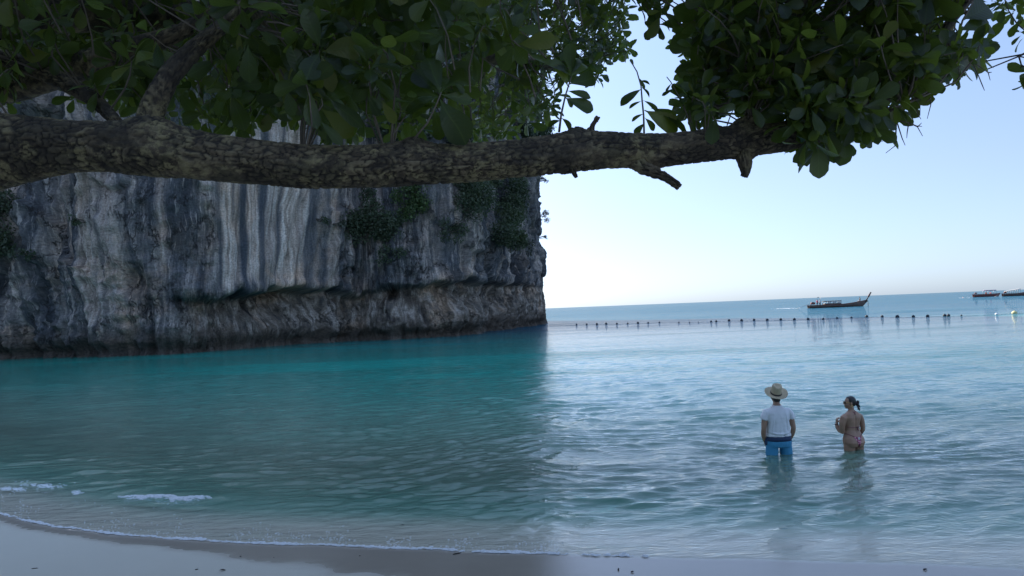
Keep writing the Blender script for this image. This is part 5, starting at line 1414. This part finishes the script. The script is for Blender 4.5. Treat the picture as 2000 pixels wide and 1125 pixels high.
# far away on the horizon
for (px, py, w_, lab) in ((1570, 581.3, 5, 'tiny boat on the horizon above the wake'), (1598, 580.3, 4, 'tiny sail thin boat on the horizon over the stern of the lone longtail')):
    pos = G(px, py + .9); s_ = w_ * pos.y / 1333
    rt = empty('distant_boat', (pos.x, pos.y, 0), lab, 'boat')
    g = MB(); g.rings([((-s_ / 2, 0, .05 * s_), Vector((0, .05 * s_, 0)), Vector((0, 0, .06 * s_))), ((0, 0, .05 * s_), Vector((0, .12 * s_, 0)), Vector((0, 0, .11 * s_))), ((s_ / 2, 0, .13 * s_), Vector((0, .02 * s_, 0)), Vector((0, 0, .05 * s_)))])
    link('hull', g.mesh('hull'), M_dark, rt)
    g = MB(); g.box((-.1 * s_, 0, .26 * s_), (.3 * s_, .14 * s_, .2 * s_)); link('cabin', g.mesh('cabin'), M_white2, rt)
    g = MB(); g.tube([(0, 0, .1 * s_), (0, 0, .75 * s_)], .012 * s_, 5); link('mast', g.mesh('mast'), M_steel, rt)

# ------------------------------------------------------------------ the float line
B = [1126, 1146, 1166, 1184, 1205, 1226, 1246, 1266, 1288, 1326, 1347, 1364, 1389, 1399, 1424, 1448.5, 1473, 1498.6, 1525, 1551.6, 1578.5, 1608, 1635, 1663, 1692.7, 1723, 1752.7, 1784, 1812, 1845, 1852.5, 1877.7]
BYz = [307, 305, 304, 301, 301, 298, 296, 294, 291, 290, 290, 287, 285, 283, 278, 278, 275, 274, 272, 271, 269]
BY = [550 + v / 3.636 for v in BYz] + [623.7, 621.7, 620.6, 619, 619, 619.5, 619, 618.4, 617.3, 617.2, 616.5]
small = {8: .7, 9: .55, 10: .5, 11: .4, 12: .8, 13: .8, 5: .7, 7: .75, 22: .8, 23: .7, 21: .85, 31: .6, 4: .85, 0: .8, 1: .85, 24: 1.1, 26: 1.2, 28: 1.05, 29: 1.1, 30: 1.05, 15: 1.05}
M_float = plain('weathered_black_float', (0.022, 0.028, 0.038), .65, .4, 6, .3)
M_yfloat = plain('faded_yellow_float', (0.62, 0.55, 0.26), .6, .25, 5)
M_wfloat = plain('white_float', (0.7, 0.72, 0.72), .5, .1, 5)
def float_mesh(seed):
    rr = np.random.default_rng(seed); mb = MB()
    prof_ = [(.02, -.23), (.14, -.21), (.22, -.10), (.245, .02), (.22, .14), (.13, .23), (.05, .255), (.045, .30), (.012, .31)]
    n = 16; vs = [(r_ * math.cos(2 * math.pi * k / n) * (1 + .04 * math.sin(3 * k + seed)), r_ * math.sin(2 * math.pi * k / n), z_) for r_, z_ in prof_ for k in range(n)]
    fs = [(i * n + k, i * n + (k + 1) % n, (i + 1) * n + (k + 1) % n, (i + 1) * n + k) for i in range(len(prof_) - 1) for k in range(n)] + [tuple(range(n))[::-1], tuple((len(prof_) - 1) * n + k for k in range(n))]
    mb.add(vs, fs); return mb.mesh('float')
eyem = MB(); eyem.tube([(.035 * math.cos(t), 0, .33 + .035 * math.sin(t)) for t in np.linspace(0, 2 * math.pi, 10)], .01, 5, False); eye_me = eyem.mesh('rope_eye'); eye_me.materials.append(M_steel)
fm = [float_mesh(k) for k in range(4)]
for q in fm: q.materials.append(M_float)
ordn = ['first', 'second', 'third', 'fourth', 'fifth', 'sixth', 'seventh', 'eighth', 'ninth', 'tenth', 'eleventh', 'twelfth', 'thirteenth', 'fourteenth', 'fifteenth', 'sixteenth']
rope_pts = []
for i, (px, py) in enumerate(zip(B, BY)):
    p = G(px, py + .5); s_ = small.get(i, 1.0)
    nme = (ordn[i] + ' dark float of the swimming line counted from the cliff') if i < 16 else (ordn[len(B) - 1 - i] + ' dark float of the swimming line counted from the pale floats at the right')
    if i == 0: nme = 'dark float of the swimming line closest to the cliff corner'
    if i == len(B) - 1: nme = 'dark float of the swimming line closest to the white and yellow floats'
    rt = empty('float', (p.x, p.y, .07 * s_), nme, 'buoy', 'dark floats of the swimming line', i * .7)
    o = link('shell', fm[i % 4], None, rt); o2 = link('rope_eye', eye_me, None, rt)
    rt.scale = (.72 * s_, .72 * s_, .68 * s_); rt.rotation_euler = (math.sin(i * 2.1) * .25, math.cos(i * 1.7) * .25, i * .7)
    rope_pts.append(Vector((p.x, p.y, .02)))
for (px, py, mt, lab, nm, s_) in ((1946.6, 614.3, M_wfloat, 'small white float lying low on the swimming line', 'float', .7), (1981.5, 611.8, M_yfloat, 'pale yellow float, the rightmost of the swimming line', 'float', 1.15)):
    p = G(px, py + .5); me_ = float_mesh(int(px)); me_.materials.append(mt)
    rt = empty(nm, (p.x, p.y, .06), lab, 'buoy'); link('shell', me_, None, rt); link('rope_eye', eye_me, None, rt); rt.scale = (s_, s_, s_ * .8)
    rope_pts.append(Vector((p.x, p.y, .02)))
e0 = G(1072, 635.5); rope_pts = [Vector((e0.x, e0.y, .02))] + rope_pts + [G(2030, 610) + Vector((0, 0, .02))]
mb = MB(); dense_ = []
for a, b__ in zip(rope_pts[:-1], rope_pts[1:]):
    for t in np.linspace(0, 1, 8)[:-1]:
        q = a.lerp(b__, t); q.z = .035 + .02 * math.sin(t * 20 + a.x) - .03 * math.sin(math.pi * t); dense_.append(q)
mb.tube(dense_, .009, 5); link('float_rope', mb.mesh('float_rope'), plain('wet_rope', (.05, .06, .08), .6), label='dark rope strung across the bay between the floats', cat='rope')

# swimmer far out, left of the rafted boats
p = G(1881, 581.5)
sw = small_person((p.x, p.y, -1.15), R(100), (.65, .45, .4), (.05, .05, .08), 'swimmer splashing in the water left of the rafted boats', False, 1.0, (.4, .24, .17), (1, 1))

# ------------------------------------------------------------------ foam
m, nt, b = material('foam_white'); b.inputs['Base Color'].default_value = (.62, .64, .66, 1); b.inputs['Roughness'].default_value = .6
tc = N(nt, 'ShaderNodeTexCoord'); nt.links.new(bump(nt, noise_tex(nt, tc.outputs['Object'], 60, 4), .6, .01), b.inputs['Normal']); M_foam = m
def bubbles(pts_r, name, label, cat='foam', zfun=None, n_side=6):
    """low domes of froth"""
    vs, fs = [], []; k = 0
    for (x_, y_, z_, rx, ry, h_, an) in pts_r:
        ca, sa = math.cos(an), math.sin(an); base = []
        for j in range(n_side):
            t = 2 * math.pi * j / n_side; u_, v_ = rx * math.cos(t), ry * math.sin(t); vs.append((x_ + u_ * ca - v_ * sa, y_ + u_ * sa + v_ * ca, z_))
        for j in range(n_side):
            t = 2 * math.pi * j / n_side; u_, v_ = rx * .6 * math.cos(t), ry * .6 * math.sin(t); vs.append((x_ + u_ * ca - v_ * sa, y_ + u_ * sa + v_ * ca, z_ + h_ * .75))
        vs.append((x_, y_, z_ + h_))
        for j in range(n_side):
            j2 = (j + 1) % n_side; fs.append((k + j, k + j2, k + n_side + j2, k + n_side + j)); fs.append((k + n_side + j, k + n_side + j2, k + 2 * n_side))
        k += 2 * n_side + 1
    me_ = new_mesh(name, vs, fs); return link(name, me_, M_foam, kind='stuff', label=label, cat=cat)
sea_bvh_pts = None
sea_o = bpy.data.objects['sea_water']
from bisect import bisect_left
def sea_z(x, y):
    i = min(max(bisect_left(SEA_XS, x), 1), len(SEA_XS) - 1); j = min(max(bisect_left(SEA_YS, y), 1), len(SEA_YS) - 1)
    fx = (x - SEA_XS[i - 1]) / (SEA_XS[i] - SEA_XS[i - 1]); fy = (y - SEA_YS[j - 1]) / (SEA_YS[j] - SEA_YS[j - 1]); fx = min(max(fx, 0), 1); fy = min(max(fy, 0), 1)
    return SEA_H[i - 1, j - 1] * (1 - fx) * (1 - fy) + SEA_H[i, j - 1] * fx * (1 - fy) + SEA_H[i - 1, j] * (1 - fx) * fy + SEA_H[i, j] * fx * fy
rr = np.random.default_rng(12); L = []
for x_ in np.arange(-9.5, 1.6, .012):
    dens_ = 1.0 if x_ < .4 else max(0, 1 - (x_ - .4) / 1.2) * .6
    wv_ = .15 + 1.6 * fbm(np.array([x_ * 2.6]), np.array([2.0]), 61, 4)[0] ** 1.5
    if rr.random() > dens_ * min(1, wv_): continue
    for q in range(1 + int(3 * wv_ * rr.random())):
        xx_ = x_ + rr.normal(0, .01); yy_ = float(shore_y(xx_)) + .03 + abs(rr.normal(0, .022)) * wv_
        s_ = rr.uniform(.008, .024)
        L.append((xx_, yy_, max(sea_z(xx_, yy_), float(sand_z(xx_, yy_))) - .002, s_ * 1.8, s_, s_ * .45, rr.normal(0, .3)))
bubbles(L, 'foam_line', 'thin white foam line along the lip of the water on the sand', 'foam')
L = []
for k in range(900):       # the little breaker
    px = rr.uniform(230, 412); base = 967 + (px - 230) / 180 * 9 + 1.0 * math.sin(px / 17); up_ = rr.random() < .55
    py = base + (abs(rr.normal(0, 2.2)) if up_ else rr.uniform(2, 14) * (1 - abs((px - 320) / 95)))
    if rr.random() > 1.15 - abs((px - 320) / 92) ** 2: continue
    q = G(px, py); s_ = rr.uniform(.006, .02) * (1.0 if up_ else .5)
    L.append((q.x, q.y, sea_z(q.x, q.y) - .002, s_ * 2.2, s_, s_ * (.8 if up_ else .2), rr.normal(0, .3)))
bubbles(L, 'breaker_foam', 'small white breaking wavelet in the shallows on the left')
L = []
for (cx_, cy_, w_, n_) in ((12, 953, 12, 60), (35, 955, 14, 70), (88, 949, 16, 120), (150, 962, 8, 50), (60, 945, 30, 40), (118, 948, 10, 20)):
    for k in range(n_):
        q = G(cx_ + rr.normal(0, w_ * .55), cy_ + rr.normal(0, 2)); s_ = rr.uniform(.005, .015)
        L.append((q.x, q.y, sea_z(q.x, q.y) - .002, s_ * 2.4, s_, s_ * .5, rr.normal(0, .3)))
bubbles(L, 'wave_foam', 'scattered white foam flecks on the ripple at the far left')
L = []
for k in range(1300):       # loose bubbles behind the foam line
    px = rr.uniform(0, 1100); a_ = shore_px[0][1]; sh_ = float(np.interp(px, [p[0] for p in shore_px], [p[1] for p in shore_px]))
    py = sh_ - 3 - abs(rr.normal(0, 16 if px > 350 else 26)); dd_ = fbm(np.array([px / 60]), np.array([py / 14]), 88, 3)[0]
    if rr.random() > (dd_ - .38) * 4: continue
    q = G(px, py); s_ = rr.uniform(.003, .009)
    L.append((q.x, q.y, sea_z(q.x, q.y) - .001, s_ * 1.8, s_, s_ * .4, rr.normal(0, .5)))
bubbles(L, 'bubbles', 'loose bubbles floating just behind the foam line')
L = []
p = G(1535, 602.5)
for k in range(50):
    s_ = rr.uniform(.08, .22); L.append((p.x + rr.normal(0, 1.2), p.y + rr.normal(0, 2.2), -.02, s_ * 2.4, s_, s_ * .35, 0))
for k in range(30):
    q = G(1588, 600.5); s_ = rr.uniform(.08, .2); L.append((q.x + rr.normal(0, .5), q.y + rr.normal(0, .8), 0, s_ * 2, s_, s_ * .6, 0))
for k in range(14):
    q = G(1881, 582); s_ = rr.uniform(.08, .18); L.append((q.x + rr.normal(0, .9), q.y + rr.normal(0, 1.5), 0, s_ * 2, s_, s_ * .5, 0))
bubbles(L, 'wake_foam', 'white water left of the lone longtail boat and round the swimmer')

# ------------------------------------------------------------------ bits of wood and leaf on the beach
def debris(px, py, L_, r_, rz, name, label, cat, leaf=False):
    q = G(px, py, .03); z_ = float(sand_z(q.x, q.y)); q = G(px, py, z_); z_ = float(sand_z(q.x, q.y))
    if G(px, py).y > float(shore_y(q.x)): z_ = sea_z(q.x, q.y); q = G(px, py, z_)
    g = MB()
    if leaf:
        V_ = LV * np.array([L_, L_ * 1.1, L_ * 1.6]); V_[:, 2] += .02 * L_ / .12 + V_[:, 1] ** 2 * 6
        g.add([tuple(v) for v in V_], [tuple(f) for f in LF])
    else:
        g.tube([(-L_ / 2, 0, r_ * .7), (-L_ * .15, L_ * .05, r_), (L_ * .2, -.02 * L_, r_ * 1.2), (L_ / 2, L_ * .04, r_ * .8)], [r_ * .6, r_, r_ * .9, r_ * .4], 7)
        g.tube([(L_ * .1, 0, r_), (L_ * .25, L_ * .16, r_ * 1.6)], [r_ * .5, r_ * .25], 5)
    o = link(name, g.mesh(name), M_deb, label=label, cat=cat, loc=(q.x, q.y, z_ + .001)); o.rotation_euler = (0, 0, rz)
M_deb = plain('sodden_wood', (.045, .035, .028), .7, .4, 30)
debris(893, 1082, .10, .007, .3, 'stick', 'dark stick lying on the wet sand just below the foam line', 'stick')
debris(427, 1117, .075, .012, .8, 'curled_leaf', 'dark curled leaf on the dry sand at the bottom edge', 'leaf', True)
debris(384, 1113, .035, .005, .4, 'twig', 'tiny twig left of the curled leaf at the bottom edge', 'twig')
debris(68, 1111, .07, .004, .1, 'twig', 'thin twig on the sand in the lower left corner', 'twig')
debris(703, 1086, .02, .004, .1, 'wood_chip', 'small dark chip on the damp sand left of the stick', 'debris')
debris(781, 1027, .06, .006, .2, 'floating_leaf', 'dark leaf floating in the shallows above the foam line', 'leaf', True)
debris(1208, 1113, .035, .008, 1.2, 'pebble', 'dark pebble on the shining wet sand', 'debris')
debris(1235, 1118, .03, .008, .2, 'wood_chip', 'dark chip right of the pebble on the shining wet sand', 'debris')
debris(1807, 1113, .04, .008, .1, 'shell', 'small dark shell on the wet sand near the lower right corner', 'shell')
debris(470, 1087, .02, .004, .6, 'wood_chip', 'tiny chip alone on the sand above the curled leaf', 'debris')
debris(535, 1089, .015, .004, 2, 'twig', 'speck of a twig on the damp sand right of the tiny chip', 'twig')
